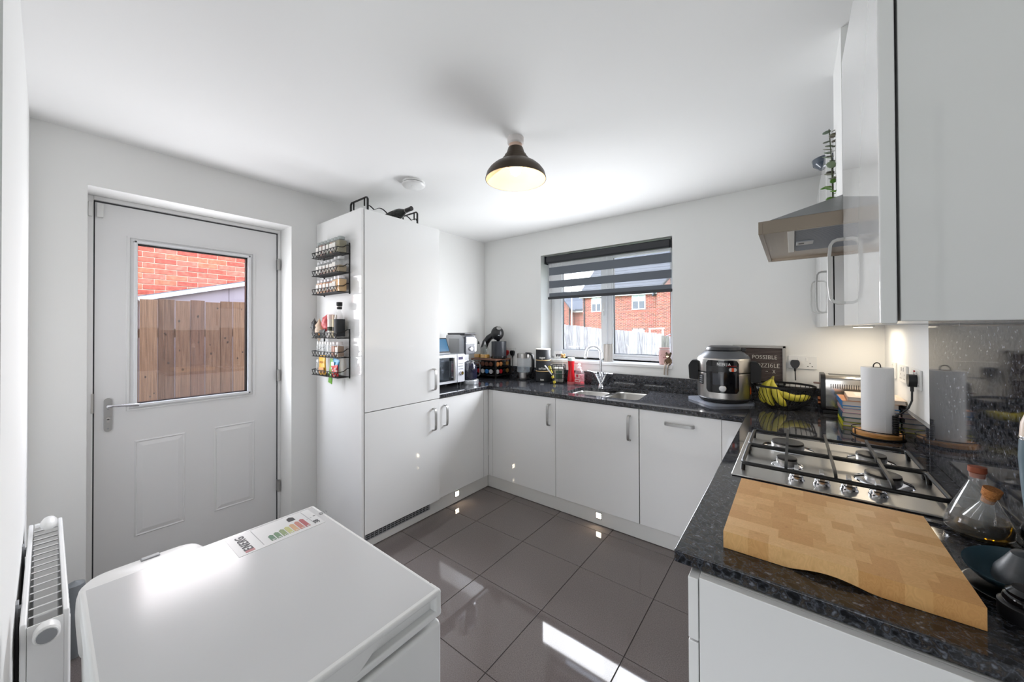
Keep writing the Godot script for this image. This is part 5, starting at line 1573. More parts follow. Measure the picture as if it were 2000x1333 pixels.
	var pc := {"copper": mat(214, 142, 84, 0.35, 0.5), "brown": mat(92, 52, 34, 0.4, 0.3), "white": mat(206, 206, 206, 0.4, 0.2), "red": mat(180, 34, 40, 0.35, 0.2), "blue": mat(50, 120, 190, 0.35, 0.2), "black": mat(34, 34, 30, 0.35, 0.2), "gold": mat(176, 128, 70, 0.35, 0.5)}
	var south := Basis(Vector3.RIGHT, PI / 2)
	var east := Basis(Vector3.BACK, -PI / 2)
	var list := [["copper", 0, 0, true], ["copper", 1, 0, true], ["black", 2, 0, true], ["gold", 3, 0, true], ["white", 0, 1, true], ["red", 1, 1, true], ["black", 2, 1, true], ["gold", 3, 1, true],
		["brown", 0, 0, false], ["brown", 1, 0, false], ["brown", 2, 0, false], ["brown", 3, 0, false], ["brown", 4, 0, false], ["white", 0, 1, false], ["blue", 1, 1, false], ["white", 2, 1, false], ["red", 3, 1, false], ["white", 4, 1, false]]
	var row := ["upper", "lower"]
	var ordn := ["first", "second", "third", "fourth", "fifth"]
	for e: Array in list:
		var p: Vector3
		var y: float = 1.056 if e[2] == 0 else 0.98
		if e[3]: p = Vector3(xb - 0.034, y, za - 0.045 - 0.053 * e[1])
		else: p = Vector3(xb - 0.075 - 0.056 * e[1], y, za - 0.034)
		var o := MeshInstance3D.new()
		o.name = numbered("coffee_capsule")
		o.mesh = pod
		o.material_override = pc[e[0]]
		o.transform = Transform3D(east if e[3] else south, p)
		add_child(o)
		tag(o, "%s coffee capsule, %s from the stand's near corner, %s row, %s side" % [e[0], ordn[e[1]], row[e[2]], "right" if e[3] else "left"], "capsule", "coffee capsules in the stand")
	# pod machine
	c = Vector3(-2.44, 1.11, -2.925)
	t = thing("pod_coffee_machine", "black pod coffee machine with a round head on top of the capsule stand", "coffee machine", c)
	part(t, "base", mb().lathe(Vector3.ZERO, [[0.0, 0.0], [0.082, 0.0], [0.085, 0.006], [0.082, 0.022], [0.06, 0.028], [0.0, 0.028]], 28), M.blackgloss)
	part(t, "drum", mb().lathe(Vector3(0.0, 0.024, 0.0), [[0.0, 0.0], [0.077, 0.0], [0.078, 0.15], [0.076, 0.154], [0.0, 0.154]], 28), mat(44, 47, 54, 0.4))
	part(t, "head", mb().ball(Vector3(-0.02, 0.262, 0.0), Vector3(0.068, 0.074, 0.068), 20, 14), M.black)
	part(t, "head_plate", mb().lathe(Vector3(0.025, 0.318, 0.028), [[0.0, -0.004], [0.024, -0.003], [0.026, 0.0], [0.018, 0.004], [0.0, 0.006]], 18, Basis(Vector3(0.53, 0, -0.53).normalized(), 0.0) * Basis(Vector3.BACK, -0.55) * Basis(Vector3.RIGHT, 0.5)), M.satin)
	part(t, "spout", mb().lathe(Vector3(-0.01, 0.178, 0), [[0.0, 0.0], [0.014, 0.0], [0.02, 0.014], [0.03, 0.026]], 14), M.blackgloss)
	b = mb()
	b.sweep([Vector3(-0.07, 0.245, 0.005), Vector3(-0.125, 0.215, 0.012), Vector3(-0.17, 0.165, 0.018), Vector3(-0.195, 0.1, 0.02), Vector3(-0.2, 0.04, 0.02), Vector3(-0.19, 0.0, 0.02)], rounded(rect(0.07, 0.055), 0.02, 3).map(func(q): return [q.x, q.y]), Vector3.BACK, false, false)
	part(t, "water_tank", b, mat(30, 31, 35, 0.35))
	part(t, "lock_lever", mb().box(Vector3(0.03, 0.238, 0.042), Vector3(0.046, 0.246, 0.056), 0.003), M.silver)
	# two oil bottles on the stand
	for e: Array in [[-2.665, -2.855, "small clear oil bottle with a black pourer at the left on the capsule stand", true], [-2.555, -2.835, "small clear oil bottle with a glass neck beside the pod machine", false]]:
		t = thing("oil_bottle", e[2], "bottle", Vector3(e[0], 1.11, e[1]), "oil bottles on the capsule stand")
		part(t, "oil", mb().box(Vector3(-0.036, 0.004, -0.036), Vector3(0.036, 0.042, 0.036), 0.008), mat(206, 150, 30, 0.15))
		b = mb()
		var rows := []
		for q: Array in [[0.01, 0.0], [0.039, 0.001], [0.04, 0.09], [0.032, 0.112], [0.015, 0.124], [0.012, 0.15]]:
			var l := PackedVector3Array()
			for w: Vector2 in rounded(rect(q[0] * 2, q[0] * 2), q[0] * 0.5, 4): l.append(Vector3(w.x, q[1], w.y))
			rows.append(l)
		b.skin(rows, true, true)
		part(t, "glass", b, glass(Color(0.92, 0.95, 0.93), 0.12))
		part(t, "pourer", mb().lathe(Vector3(0, 0.148, 0), [[0.0, 0.0], [0.012, 0.0], [0.01, 0.012], [0.004, 0.03], [0.0, 0.031]], 12), M.black if e[3] else glass(Color(0.95, 0.95, 0.95), 0.4))
	socket("wall_socket", "white double socket on the window wall behind the capsule stand", Vector3(-2.392, 1.176, NZ), Vector3.BACK)
	plug(Vector3(-2.432, 1.165, NZ + 0.0085), Vector3.BACK, mat(176, 32, 30, 0.4), "red plug in the socket behind the pod machine")
	plug(Vector3(-2.352, 1.165, NZ + 0.0085), Vector3.BACK, M.black, "black plug in the socket beside the kettle")

# UK double socket, centre p on the wall that faces n
func socket(called: String, label: String, p: Vector3, n: Vector3, double := true) -> void:
	var t := thing(called, label, "socket", p, "", 0.0)
	var w := 0.147 if double else 0.086
	var x := facing(n, Vector3.ZERO)
	var b := mb()
	b.xf = x
	b.box(Vector3(-w / 2, -0.043, 0.0002), Vector3(w / 2, 0.043, 0.0085), 0.0025)
	part(t, "plate", b, M.whiteplastic)
	for s: float in ([-0.038, 0.038] if double else [0.0]):
		b = mb()
		b.xf = x
		b.box(Vector3(s + (0.012 if s < 0 else -0.022), 0.012, 0.008), Vector3(s + (0.022 if s < 0 else -0.012), 0.032, 0.0115), 0.002)
		part(t, "rocker_switch", b, M.white)
		for h: Array in [[0, -0.004, 0.004, 0.008], [-0.011, -0.024, 0.007, 0.004], [0.011, -0.024, 0.007, 0.004]]:
			b = mb()
			b.xf = x
			b.box(Vector3(s + h[0] - h[2] / 2, h[1] - h[3] / 2, 0.0083), Vector3(s + h[0] + h[2] / 2, h[1] + h[3] / 2, 0.0088))
			part(t, "pin_hole", b, M.black)

func plug(p: Vector3, n: Vector3, m: Material, label: String, tail := 0.1) -> Node3D:
	var t := thing("plug", label, "plug", p)
	var x := facing(n, Vector3.ZERO)
	var b := mb()
	b.xf = x
	b.prism(rounded([Vector2(-0.018, 0.024), Vector2(-0.025, 0.01), Vector2(-0.025, -0.006), Vector2(-0.012, -0.03), Vector2(0.012, -0.03), Vector2(0.025, -0.006), Vector2(0.025, 0.01), Vector2(0.018, 0.024)], 0.006, 2), 0.0005, 0.026, Basis(), Vector3.ZERO, true)
	part(t, "body", b, m)
	b = mb()
	b.xf = x
	b.tube([Vector3(0, -0.026, 0.013), Vector3(0, -0.05, 0.013)], 0.006, 8)
	part(t, "strain_relief", b, m)
	if tail > 0:
		b = mb()
		b.xf = x
		b.tube([Vector3(0, -0.045, 0.013), Vector3(0.001, -0.05 - tail * 0.4, 0.014), Vector3(0.002, -0.05 - tail, 0.016)], 0.0035, 7)
		part(t, "cable", b, m)
	return t

# ---------------------------------------------------------------- under the window
func window_counter() -> void:
	# kettle
	var c := Vector3(-2.15, CT, -2.965)
	var t := thing("kettle", "glass and steel kettle with a black handle, left of the black canisters", "kettle", c)
	part(t, "power_base", mb().lathe(Vector3.ZERO, [[0.0, 0.0], [0.068, 0.0], [0.07, 0.004], [0.066, 0.016], [0.0, 0.016]], 28), M.black)
	part(t, "steel_foot", mb().lathe(Vector3(0, 0.016, 0), [[0.0, 0.0], [0.058, 0.0], [0.058, 0.008], [0.056, 0.009], [0.056, 0.012], [0.058, 0.013], [0.058, 0.055], [0.0, 0.055]], 28), M.steel)
	part(t, "glass", mb().lathe(Vector3(0, 0.071, 0), [[0.062, 0.0], [0.068, 0.006], [0.066, 0.05], [0.063, 0.15]], 28), glass(Color(0.85, 0.88, 0.9), 0.16))
	part(t, "water", mb().lathe(Vector3(0, 0.073, 0), [[0.0, 0.0], [0.06, 0.0], [0.063, 0.006], [0.062, 0.055], [0.0, 0.055]], 28), glass(Color(0.6, 0.66, 0.7), 0.25))
	part(t, "steel_collar", mb().lathe(Vector3(0, 0.215, 0), [[0.0635, 0.0], [0.0645, 0.002], [0.063, 0.044], [0.06, 0.046], [0.0, 0.047]], 28), M.steel)
	var b := mb()
	var h := Vector3(0.94, 0, 0.1).normalized()
	b.sweep([h * 0.05 + Vector3(0, 0.262, 0), h * 0.09 + Vector3(0, 0.262, 0), h * 0.118 + Vector3(0, 0.245, 0), h * 0.126 + Vector3(0, 0.2, 0), h * 0.124 + Vector3(0, 0.13, 0), h * 0.108 + Vector3(0, 0.085, 0), h * 0.075 + Vector3(0, 0.062, 0), h * 0.05 + Vector3(0, 0.05, 0)], rounded(rect(0.03, 0.02), 0.006, 2).map(func(q): return [q.x, q.y]), h.cross(Vector3.UP), false, false)
	part(t, "handle", b, M.black)
	part(t, "lid_button", mb().lathe(h * 0.05 + Vector3(0, 0.26, 0), [[0.022, 0.0], [0.018, 0.012], [0.0, 0.013]], 14), M.darkgrey)
	# canisters
	c = Vector3(-1.915, CT, -2.965)
	var names := ["tea", "coffee", "sugar"]
	var spot := ["lowest", "middle one", "topmost"]
	var rim := mat(206, 172, 120, 0.5)
	for i in 3:
		var y := CT + 0.105 * i
		t = thing("canister", "black canister with the word %s in white, %s of the stack of three" % [names[i], spot[i]], "canister", Vector3(c.x, y, c.z), "stack of black canisters")
		part(t, "body", mb().lathe(Vector3.ZERO, [[0.0, 0.0], [0.066, 0.0], [0.07, 0.004], [0.07, 0.094], [0.066, 0.097], [0.0, 0.097]], 32), mat(34, 36, 40, 0.55))
		part(t, "lid", mb().lathe(Vector3(0, 0.097, 0), [[0.0, 0.0], [0.071, 0.0], [0.0725, 0.002], [0.071, 0.0075], [0.0, 0.008]], 32), rim if i < 2 else mat(232, 226, 216, 0.5))
		var w := -0.5 + 0.02 * i
		var word: String = names[i]
		for k in word.length():
			var a := w + (k - (word.length() - 1) / 2.0) * 0.17
			var n := Vector3(sin(a), 0, cos(a)).rotated(Vector3.UP, 0.9)
			letters(t, word[k], 0.019, Transform3D(Basis(Vector3.UP.cross(n), Vector3.UP, n), n * 0.0702 + Vector3(0, 0.022, 0)), mat(220, 220, 216, 0.6), true)
	# mug on the sill
	t = thing("mug", "white mug with black motifs at the left end of the window sill", "mug", Vector3(-1.865, 1.118, -3.165))
	part(t, "body", mb().lathe(Vector3.ZERO, [[0.0, 0.0], [0.032, 0.0], [0.038, 0.006], [0.041, 0.075], [0.038, 0.076], [0.035, 0.01], [0.0, 0.008]], 26), M.white)
	for a: float in [0.2, 0.75, 1.3]:
		var n := Vector3(sin(a), 0, cos(a))
		var m := mb()
		m.xf = Transform3D(Basis(Vector3.UP.cross(n), Vector3.UP, n), n * 0.0395 + Vector3(0, 0.036, 0))
		m.prism([Vector2(-0.011, 0.016), Vector2(-0.005, 0.008), Vector2(0.005, 0.008), Vector2(0.011, 0.016), Vector2(0.009, -0.002), Vector2(0.003, -0.006), Vector2(0.004, -0.016), Vector2(-0.004, -0.016), Vector2(-0.003, -0.006), Vector2(-0.009, -0.002)], -0.001, 0.0012)
		part(t, "motif", m, M.black)
	part(t, "handle", mb().tube(arc(Vector3(-0.04, 0.04, 0), Vector3.LEFT, Vector3.UP, 0.02, -PI / 2, PI / 2, 8), 0.004, 6), M.white)
	# wire basket
	c = Vector3(-1.745, CT, -2.955)
	t = thing("wire_basket", "black wire basket of kitchen odds and ends beside the canisters", "basket", c, "", 0.35)
	var s := 0.062
	for y: float in [0.006, 0.05, 0.09, 0.13, 0.165]: part(t, "ring", mb().tube([Vector3(-s, y, -s), Vector3(s, y, -s), Vector3(s, y, s), Vector3(-s, y, s)], 0.0028 if y < 0.16 else 0.0034, 6, true), M.wire)
	for k in 4:
		var u := lerpf(-s, s, k / 3.0)
		for e: Array in [[u, -s], [u, s], [-s, u], [s, u]]:
			if k in [0, 3] and absf(e[0]) < s: continue
			part(t, "bar", mb().tube([Vector3(e[0], 0.006, e[1]), Vector3(e[0], 0.165, e[1])], 0.0024, 5), M.wire)
	part(t, "base", mb().box(Vector3(-s, 0.001, -s), Vector3(s, 0.004, s)), M.wire)
	t = thing("sponge_pack", "pack of grey-white cleaning pads inside the black wire basket", "sponge", c + Vector3(0.0, 0.006, -0.012), "", 0.35)
	part(t, "pads", mb().box(Vector3(-0.044, 0, -0.03), Vector3(0.046, 0.135, 0.03), 0.01), mat(172, 172, 166, 0.9))
	part(t, "label", mb().box(Vector3(-0.02, 0.03, 0.029), Vector3(0.04, 0.11, 0.0315), 0.001), mat(70, 96, 86, 0.6))
	t = thing("dish_brush", "yellow and black striped brush leaning out of the wire basket", "brush", c + Vector3(0.018, 0.004, 0.085))
	var bb := Basis(Vector3.BACK, 0.42) * Basis(Vector3.RIGHT, -0.1)
	for k in 7:
		b = mb()
		b.tbox(bb * Vector3(0, 0.014 + 0.0245 * k, 0), Vector3(0.021, 0.0245, 0.012), bb, 0.002)
		part(t, "stripe", b, mat(226, 206, 70, 0.5) if k % 2 == 0 or k > 4 else M.black)
	t = thing("bottle_brush", "white brush handle sticking out of the left side of the wire basket", "brush", c + Vector3(-0.05, 0.1, 0.07))
	part(t, "handle", mb().tube([Vector3(-0.05, 0.06, 0), Vector3(0.0, 0.02, 0.01), Vector3(0.045, -0.03, 0.005)], 0.007, 8), M.white)
	t = thing("dried_flower", "dried brown flower head on a thin white stem above the wire basket", "flower", c + Vector3(0.035, 0.14, -0.03))
	part(t, "stem", mb().tube([Vector3.ZERO, Vector3(0.003, 0.1, 0)], 0.002, 5), M.white)
	var r := RandomNumberGenerator.new()
	r.seed = 9
	for k in 14: part(t, "petal", mb().ball(Vector3(0.003 + r.randf_range(-0.016, 0.016), 0.112 + r.randf_range(-0.014, 0.014), r.randf_range(-0.016, 0.016)), Vector3(0.012, 0.009, 0.009), 8, 5, Basis(Vector3(r.randf(), 1, r.randf()).normalized(), r.randf() * 3)), mat(150 + r.randi() % 50, 118 + r.randi() % 30, 84 + r.randi() % 20, 0.9))
	# washing-up liquid
	t = thing("soap_bottle", "tall red washing-up liquid bottle with a clear cap", "bottle", Vector3(-1.61, CT, -2.965))
	part(t, "liquid", mb().lathe(Vector3.ZERO, [[0.0, 0.024], [0.036, 0.024], [0.036, 0.05], [0.03, 0.085], [0.026, 0.12], [0.028, 0.18], [0.031, 0.212], [0.0, 0.213]], 24), mat(196, 18, 30, 0.18))
	part(t, "base", mb().lathe(Vector3.ZERO, [[0.0, 0.0], [0.036, 0.0], [0.037, 0.004], [0.037, 0.024], [0.0, 0.024]], 24), mat(214, 120, 122, 0.3))
	part(t, "cap", mb().lathe(Vector3(0, 0.213, 0), [[0.0, 0.0], [0.031, 0.0], [0.032, 0.028], [0.0, 0.03]], 22), mat(214, 228, 226, 0.2))
	# hand soap
	t = thing("soap_dispenser", "clear hand soap pump bottle with pink liquid and red-printed label", "soap dispenser", Vector3(-1.525, CT, -2.965), "", -0.3)
	var rows := []
	for q: Array in [[0.04, 0.0], [0.042, 0.006], [0.042, 0.1], [0.034, 0.128], [0.014, 0.142], [0.013, 0.15]]:
		var l := PackedVector3Array()
		for w: Vector2 in rounded(rect(q[0] * 2, q[0] * 1.4), q[0] * 0.5, 4): l.append(Vector3(w.x, q[1], w.y))
		rows.append(l)
	part(t, "bottle", mb().skin(rows, true, true), glass(Color(0.98, 0.9, 0.92), 0.14))
	part(t, "liquid", mb().box(Vector3(-0.038, 0.002, -0.025), Vector3(0.038, 0.03, 0.025), 0.008), mat(206, 26, 50, 0.2))
	part(t, "pink_liquid", mb().box(Vector3(-0.038, 0.03, -0.025), Vector3(0.038, 0.096, 0.025), 0.008), glass(Color(0.95, 0.55, 0.6), 0.3))
	var lb := part(t, "label", mb().box(Vector3(-0.032, 0.028, 0.0292), Vector3(0.032, 0.052, 0.0305)), mat(228, 196, 190, 0.6))
	part(lb, "print", mb().box(Vector3(-0.022, 0.034, 0.0304), Vector3(0.024, 0.044, 0.0309)), mat(196, 60, 70, 0.6))
	lb = part(t, "label", mb().box(Vector3(-0.032, 0.066, 0.0292), Vector3(0.032, 0.1, 0.0305)), mat(226, 200, 194, 0.6))
	part(lb, "print", mb().lathe(Vector3(0.0, 0.083, 0.0304), [[0.0, 0.0], [0.014, 0.0], [0.014, 0.0006], [0.0, 0.0006]], 16, Basis(Vector3.RIGHT, PI / 2)), mat(204, 60, 74, 0.6))
	b = mb()
	b.lathe(Vector3(0, 0.148, 0), [[0.0, 0.0], [0.016, 0.0], [0.016, 0.012], [0.006, 0.016], [0.006, 0.03], [0.012, 0.034], [0.012, 0.042], [0.0, 0.044]], 16)
	b.tube([Vector3(0, 0.185, 0), Vector3(0.012, 0.186, 0.03)], 0.005, 8)
	part(t, "pump", b, glass(Color(0.97, 0.97, 0.98), 0.5))
	# ribbed vase
	t = thing("ribbed_vase", "ribbed silver-grey cylinder vase on the window sill behind the tap", "vase", Vector3(-1.322, 1.118, -3.135))
	var pr := []
	for k in 24:
		var a := TAU * k / 24.0
		pr.append(Vector2(cos(a), sin(a)) * (0.045 if k % 2 else 0.039))
	b = mb()
	b.prism(rounded(pr, 0.004, 2), 0, 0.158, Basis(Vector3.RIGHT, -PI / 2), Vector3.ZERO, true)
	part(t, "body", b, mat(192, 186, 178, 0.35, 0.25))
	part(t, "mouth", mb().lathe(Vector3(0, 0.1575, 0), [[0.034, 0.0008], [0.034, 0.0009], [0.0, 0.001]], 20), mat(110, 106, 100, 0.6))
	# pink pot with two dots, string round its neck
	t = thing("pink_pot", "pale pink ceramic pot with two small red-brown dots at the right end of the sill", "pot", Vector3(-0.842, 1.118, -3.15))
	part(t, "body", mb().lathe(Vector3.ZERO, [[0.0, 0.0], [0.037, 0.0], [0.04, 0.004], [0.045, 0.06], [0.044, 0.098], [0.039, 0.118], [0.039, 0.128], [0.042, 0.138], [0.038, 0.139], [0.035, 0.12], [0.0, 0.06]], 28), mat(234, 190, 184, 0.45))
	for a: float in [-0.05, 0.2]:
		var n := Vector3(sin(a), 0, cos(a)).rotated(Vector3.UP, 0.2)
		part(t, "dot", mb().ball(n * 0.0445 + Vector3(0, 0.06, 0), Vector3(0.004, 0.005, 0.0015), 8, 5, Basis(Vector3.UP.cross(n), Vector3.UP, n)), mat(150, 70, 50, 0.6))
	part(t, "string", mb().tube(arc(Vector3(0, 0.124, 0), Vector3.RIGHT, Vector3.BACK, 0.0405, 0, TAU, 20), 0.0014, 5), M.white)
	part(t, "tassel", mb().tube([Vector3(-0.04, 0.124, 0.005), Vector3(-0.05, 0.08, 0.012), Vector3(-0.066, 0.045, 0.016)], 0.0018, 5), M.white)
	part(t, "neck_ring", mb().tube(arc(Vector3(0.0, 0.066, 0.043), Vector3.RIGHT, Vector3.UP, 0.02, 0.3, PI - 0.3, 8), 0.0012, 5), mat(200, 150, 142, 0.6))
	# shelf-sitter
	t = thing("shelf_figurine", "small brown knitted animal figurine sitting on the sill edge with dangling legs", "figurine", Vector3(-0.79, 1.118, -3.075))
	var fur := mat(112, 92, 72, 0.95)
	part(t, "body", mb().ball(Vector3(0, 0.032, 0), Vector3(0.022, 0.034, 0.02), 14, 9), fur)
	part(t, "head", mb().ball(Vector3(-0.002, 0.078, 0.004), Vector3(0.02, 0.019, 0.019), 14, 9), fur)
	for x: float in [-0.016, 0.016]: part(t, "ear", mb().ball(Vector3(x, 0.096, 0), Vector3(0.008, 0.011, 0.005), 10, 6), mat(96, 78, 60, 0.95))
	part(t, "muzzle", mb().ball(Vector3(-0.004, 0.073, 0.021), Vector3(0.009, 0.007, 0.007), 10, 6), mat(206, 186, 160, 0.9))
	for x: float in [-0.022, 0.02]: part(t, "arm", mb().tube([Vector3(x, 0.048, 0.006), Vector3(x * 1.2, 0.025, 0.02), Vector3(x * 0.7, 0.012, 0.026)], 0.0055, 7), fur)
	for x: float in [-0.02, 0.004]: part(t, "leg", mb().tube([Vector3(x, 0.012, 0.012), Vector3(x, 0.01, 0.03), Vector3(x - 0.004, -0.02, 0.034), Vector3(x - 0.006, -0.075, 0.034)], 0.0055, 7), mat(172, 160, 148, 0.9))

# ---------------------------------------------------------------- right-hand corner
func corner_counter() -> void:
	# steel board under the multicooker
	var c := Vector3(-0.4, CT, -2.845)
	var w := []
	for q: Vector2 in rounded(rect(0.31, 0.31), 0.05, 5): w.append(q.rotated(0.72))
	single("serving_board", mb_at(c).prism(w, 0.0005, 0.016, Basis(Vector3.RIGHT, -PI / 2), c, true), mat(150, 156, 168, 0.12), "shiny grey board under the steel multicooker", "board")
	c = Vector3(-0.375, CT + 0.017, -2.825)
	var t := thing("multicooker", "brushed steel pressure multicooker with a black lid and black side handles", "multicooker", c, "", 0.14)
	part(t, "base", mb().lathe(Vector3.ZERO, [[0.0, 0.0], [0.13, 0.0], [0.142, 0.006], [0.15, 0.024], [0.0, 0.024]], 44), M.blackmatt)
	part(t, "body", mb().lathe(Vector3.ZERO, [[0.15, 0.024], [0.156, 0.032], [0.157, 0.19], [0.156, 0.192]], 48), M.steel)
	part(t, "seam", mb().lathe(Vector3.ZERO, [[0.155, 0.192], [0.1545, 0.193], [0.1545, 0.2], [0.155, 0.201]], 48), M.black)
	part(t, "upper_body", mb().lathe(Vector3.ZERO, [[0.156, 0.201], [0.157, 0.203], [0.157, 0.282], [0.153, 0.29], [0.0, 0.29]], 48), M.steel)
	var l := part(t, "lid", mb().lathe(Vector3.ZERO, [[0.153, 0.29], [0.148, 0.3], [0.112, 0.334], [0.1, 0.338], [0.0, 0.338]], 44), mat(92, 94, 98, 0.35, 0.4))
	part(l, "lid_top", mb().lathe(Vector3.ZERO, [[0.1, 0.336], [0.106, 0.344], [0.1, 0.362], [0.075, 0.37], [0.0, 0.371]], 40), mat(48, 50, 54, 0.35))
	part(l, "valve", mb().box(Vector3(0.09, 0.332, -0.03), Vector3(0.13, 0.356, 0.01), 0.006), M.black)
	# control panel: follows the curve of the body
	panel(t, 0.158, -0.68, 0.56, 0.07, 0.28, 0.02, M.blackgloss, "control_panel")
	panel(t, 0.1605, -0.67, 0.55, 0.206, 0.24, 0.0, mat(20, 20, 22, 0.3), "grip_bar")
	panel(t, 0.1592, -0.4, 0.0, 0.122, 0.196, 0.0, mat(46, 49, 58, 0.1), "screen")
	var red := mat(226, 84, 40, 0.4)
	panel(t, 0.162, 0.18, 0.46, 0.211, 0.234, 0.01, mat(196, 198, 200, 0.4), "badge")
	panel(t, 0.1625, 0.27, 0.36, 0.211, 0.234, 0.0, red, "badge_band")
	panel(t, 0.1595, 0.1, 0.46, 0.2445, 0.247, 0.0, mat(160, 40, 44, 0.4), "red_line")
	var word := "NINJA"
	for k in 5:
		var a := -0.19 + 0.098 * k + (0.01 if k == 3 else 0.0)
		var n := Vector3(sin(a), 0, cos(a))
		letters(t, word[k], 0.018 if k < 3 else 0.015, Transform3D(Basis(Vector3.UP.cross(n), Vector3.UP, n), n * 0.159 + Vector3(0, 0.256, 0)), mat(226, 226, 226, 0.4), true)
	var n2 := Vector3(sin(-0.04), 0, cos(-0.04))
	part(t, "dial", mb().lathe(n2 * 0.158 + Vector3(0, 0.1, 0), [[0.0, 0.0], [0.021, 0.0], [0.021, 0.008], [0.018, 0.012], [0.0, 0.013]], 24, Basis(Vector3.UP.cross(n2), n2, Vector3.UP)), M.satin)
	panel(t, 0.158, -1.12, -0.84, 0.115, 0.18, 0.006, mat(26, 26, 30, 0.4), "function_label")
	for k in 4: panel(t, 0.1588, -1.08, -0.88, 0.123 + 0.014 * k, 0.129 + 0.014 * k, 0.0, mat(150, 152, 156, 0.5), "function_text")
	panel(t, 0.158, 1.22, 1.34, 0.06, 0.105, 0.0, mat(232, 96, 30, 0.4), "orange_tag")
	for s: float in [-1.0, 1.0]:
		var b := mb()
		var ring := [[0.15, 0.135], [0.206, 0.14], [0.21, 0.235], [0.19, 0.268], [0.15, 0.27]]
		var poly := []
		for q: Array in ring: poly.append(Vector2(q[0] * s, q[1]))
		b.prism(rounded(poly, 0.008, 2), -0.05, 0.05, Basis(), Vector3.ZERO, true)
		part(t, "side_handle", b, M.blackmatt)
	# letter board
	t = thing("letter_board", "grey-framed felt letter board with pale letters behind the fruit bowl", "letter board", Vector3(-0.19, 1.03, -3.035))
	var x0 := -0.345
	var x1 := -0.04
	var b := at(t)
	for e: Array in [[x0, x0 + 0.018, 1.03, 1.295], [x1 - 0.018, x1, 1.03, 1.295], [x0, x1, 1.03, 1.048], [x0, x1, 1.277, 1.295]]: b.box(Vector3(e[0], e[2], -3.06), Vector3(e[1], e[3], -3.035), 0.003)
	part(t, "frame", b, mat(178, 176, 172, 0.5))
	part(t, "felt", at(t).box(Vector3(x0 + 0.016, 1.046, -3.06), Vector3(x1 - 0.016, 1.279, -3.048)), mat(74, 64, 62, 0.95))
	b = at(t)
	for k in 24: b.box(Vector3(x0 + 0.018, 1.051 + 0.0096 * k, -3.049), Vector3(x1 - 0.018, 1.0568 + 0.0096 * k, -3.0455), 0.001)
	part(t, "felt_ribs", b, mat(104, 93, 90, 0.95)).set_meta("kind", "stuff")
	var cream := mat(226, 222, 212, 0.6)
	for e: Array in [["POSSIBLE", -0.158, 1.214, 0.024], ["MOZZI6LE", -0.155, 1.157, 0.026], ["~   X", -0.125, 1.117, 0.022], ["IM", -0.268, 1.214, 0.024]]:
		letters(t, e[0], e[3], Transform3D(Basis(), Vector3(e[1], e[2], -3.0452) - t.position), cream, false)
	socket("wall_socket", "white double socket on the window wall between the letter board and the corner", Vector3(0.047, 1.187, NZ), Vector3.BACK)
	plug(Vector3(0.008, 1.179, NZ + 0.0085), Vector3.BACK, mat(44, 44, 47, 0.4), "black plug in the socket above the fruit bowl", 0.06)
	# fruit bowl
	c = Vector3(-0.05, CT, -2.865)
	t = thing("fruit_bowl", "round black wire fruit bowl holding green-yellow bananas", "bowl", c)
	var prof := [[0.07, 0.004], [0.095, 0.018], [0.125, 0.052], [0.145, 0.095], [0.156, 0.138]]
	for k in 32:
		var a := TAU * k / 32
		var pts := []
		for q: Array in prof: pts.append(Vector3(cos(a) * q[0], q[1], sin(a) * q[0]))
		part(t, "wire", mb().tube(pts, 0.0018, 5), M.wire)
	part(t, "rim", mb().sweep(arc(Vector3(0, 0.142, 0), Vector3.RIGHT, Vector3.BACK, 0.157, 0, TAU * 47 / 48, 47), [[-0.0065, -0.003], [0.0065, -0.003], [0.0065, 0.003], [-0.0065, 0.003]], Vector3.UP, true), M.wire)
	part(t, "base_ring", mb().tube(arc(Vector3(0, 0.004, 0), Vector3.RIGHT, Vector3.BACK, 0.07, 0, TAU * 31 / 32, 31), 0.003, 6, true), M.wire)
	for k in 5: part(t, "base_wire", mb().tube([Vector3(-0.065 * cos(asin((k - 2) * 0.4)), 0.004, (k - 2) * 0.026), Vector3(0.065 * cos(asin((k - 2) * 0.4)), 0.004, (k - 2) * 0.026)], 0.0018, 5), M.wire)
	var tip := Vector3(-0.055, 0.185, 0.01)
	var ends := [[tip, Vector3(-0.14, 0.1, 0.02), Vector3(-0.095, 0.03, 0.04), "banana furthest left in the bunch"], [tip, Vector3(-0.115, 0.1, 0.07), Vector3(-0.05, 0.022, 0.075), "banana at the front left of the bunch"], [tip, Vector3(-0.055, 0.09, 0.1), Vector3(0.01, 0.028, 0.085), "banana in the middle of the bunch"], [Vector3(-0.04, 0.125, 0.055), Vector3(0.04, 0.05, 0.085), Vector3(0.125, 0.09, 0.03), "banana lying across to the right side of the bowl"]]
	for e: Array in ends:
		banana(c, e[0], e[1], e[2], "green-yellow " + e[3])
	# toaster
	t = thing("toaster", "polished steel toaster with a black end, behind the stack of books", "toaster", Vector3(0.25, CT, -2.9))
	var sec := rounded([Vector2(-2.82, 0.93), Vector2(-2.82, 1.135), Vector2(-2.985, 1.135), Vector2(-2.985, 0.93)], 0.028, 5)
	var Bx := Basis(Vector3(0, 0, 1), Vector3.UP, Vector3.LEFT)
	part(t, "shell", at(t).prism(sec, -0.4, -0.148, Bx, Vector3.ZERO, true), mat(206, 202, 196, 0.14, 1.0))
	part(t, "end_plate", at(t).prism(rounded([Vector2(-2.815, 0.926), Vector2(-2.815, 1.14), Vector2(-2.99, 1.14), Vector2(-2.99, 0.926)], 0.03, 5), -0.148, -0.126, Bx, Vector3.ZERO, true), M.black)
	for z: float in [-2.875, -2.93]: part(t, "slot", at(t).box(Vector3(0.165, 1.134, z - 0.013), Vector3(0.385, 1.1358, z + 0.013)), M.black)
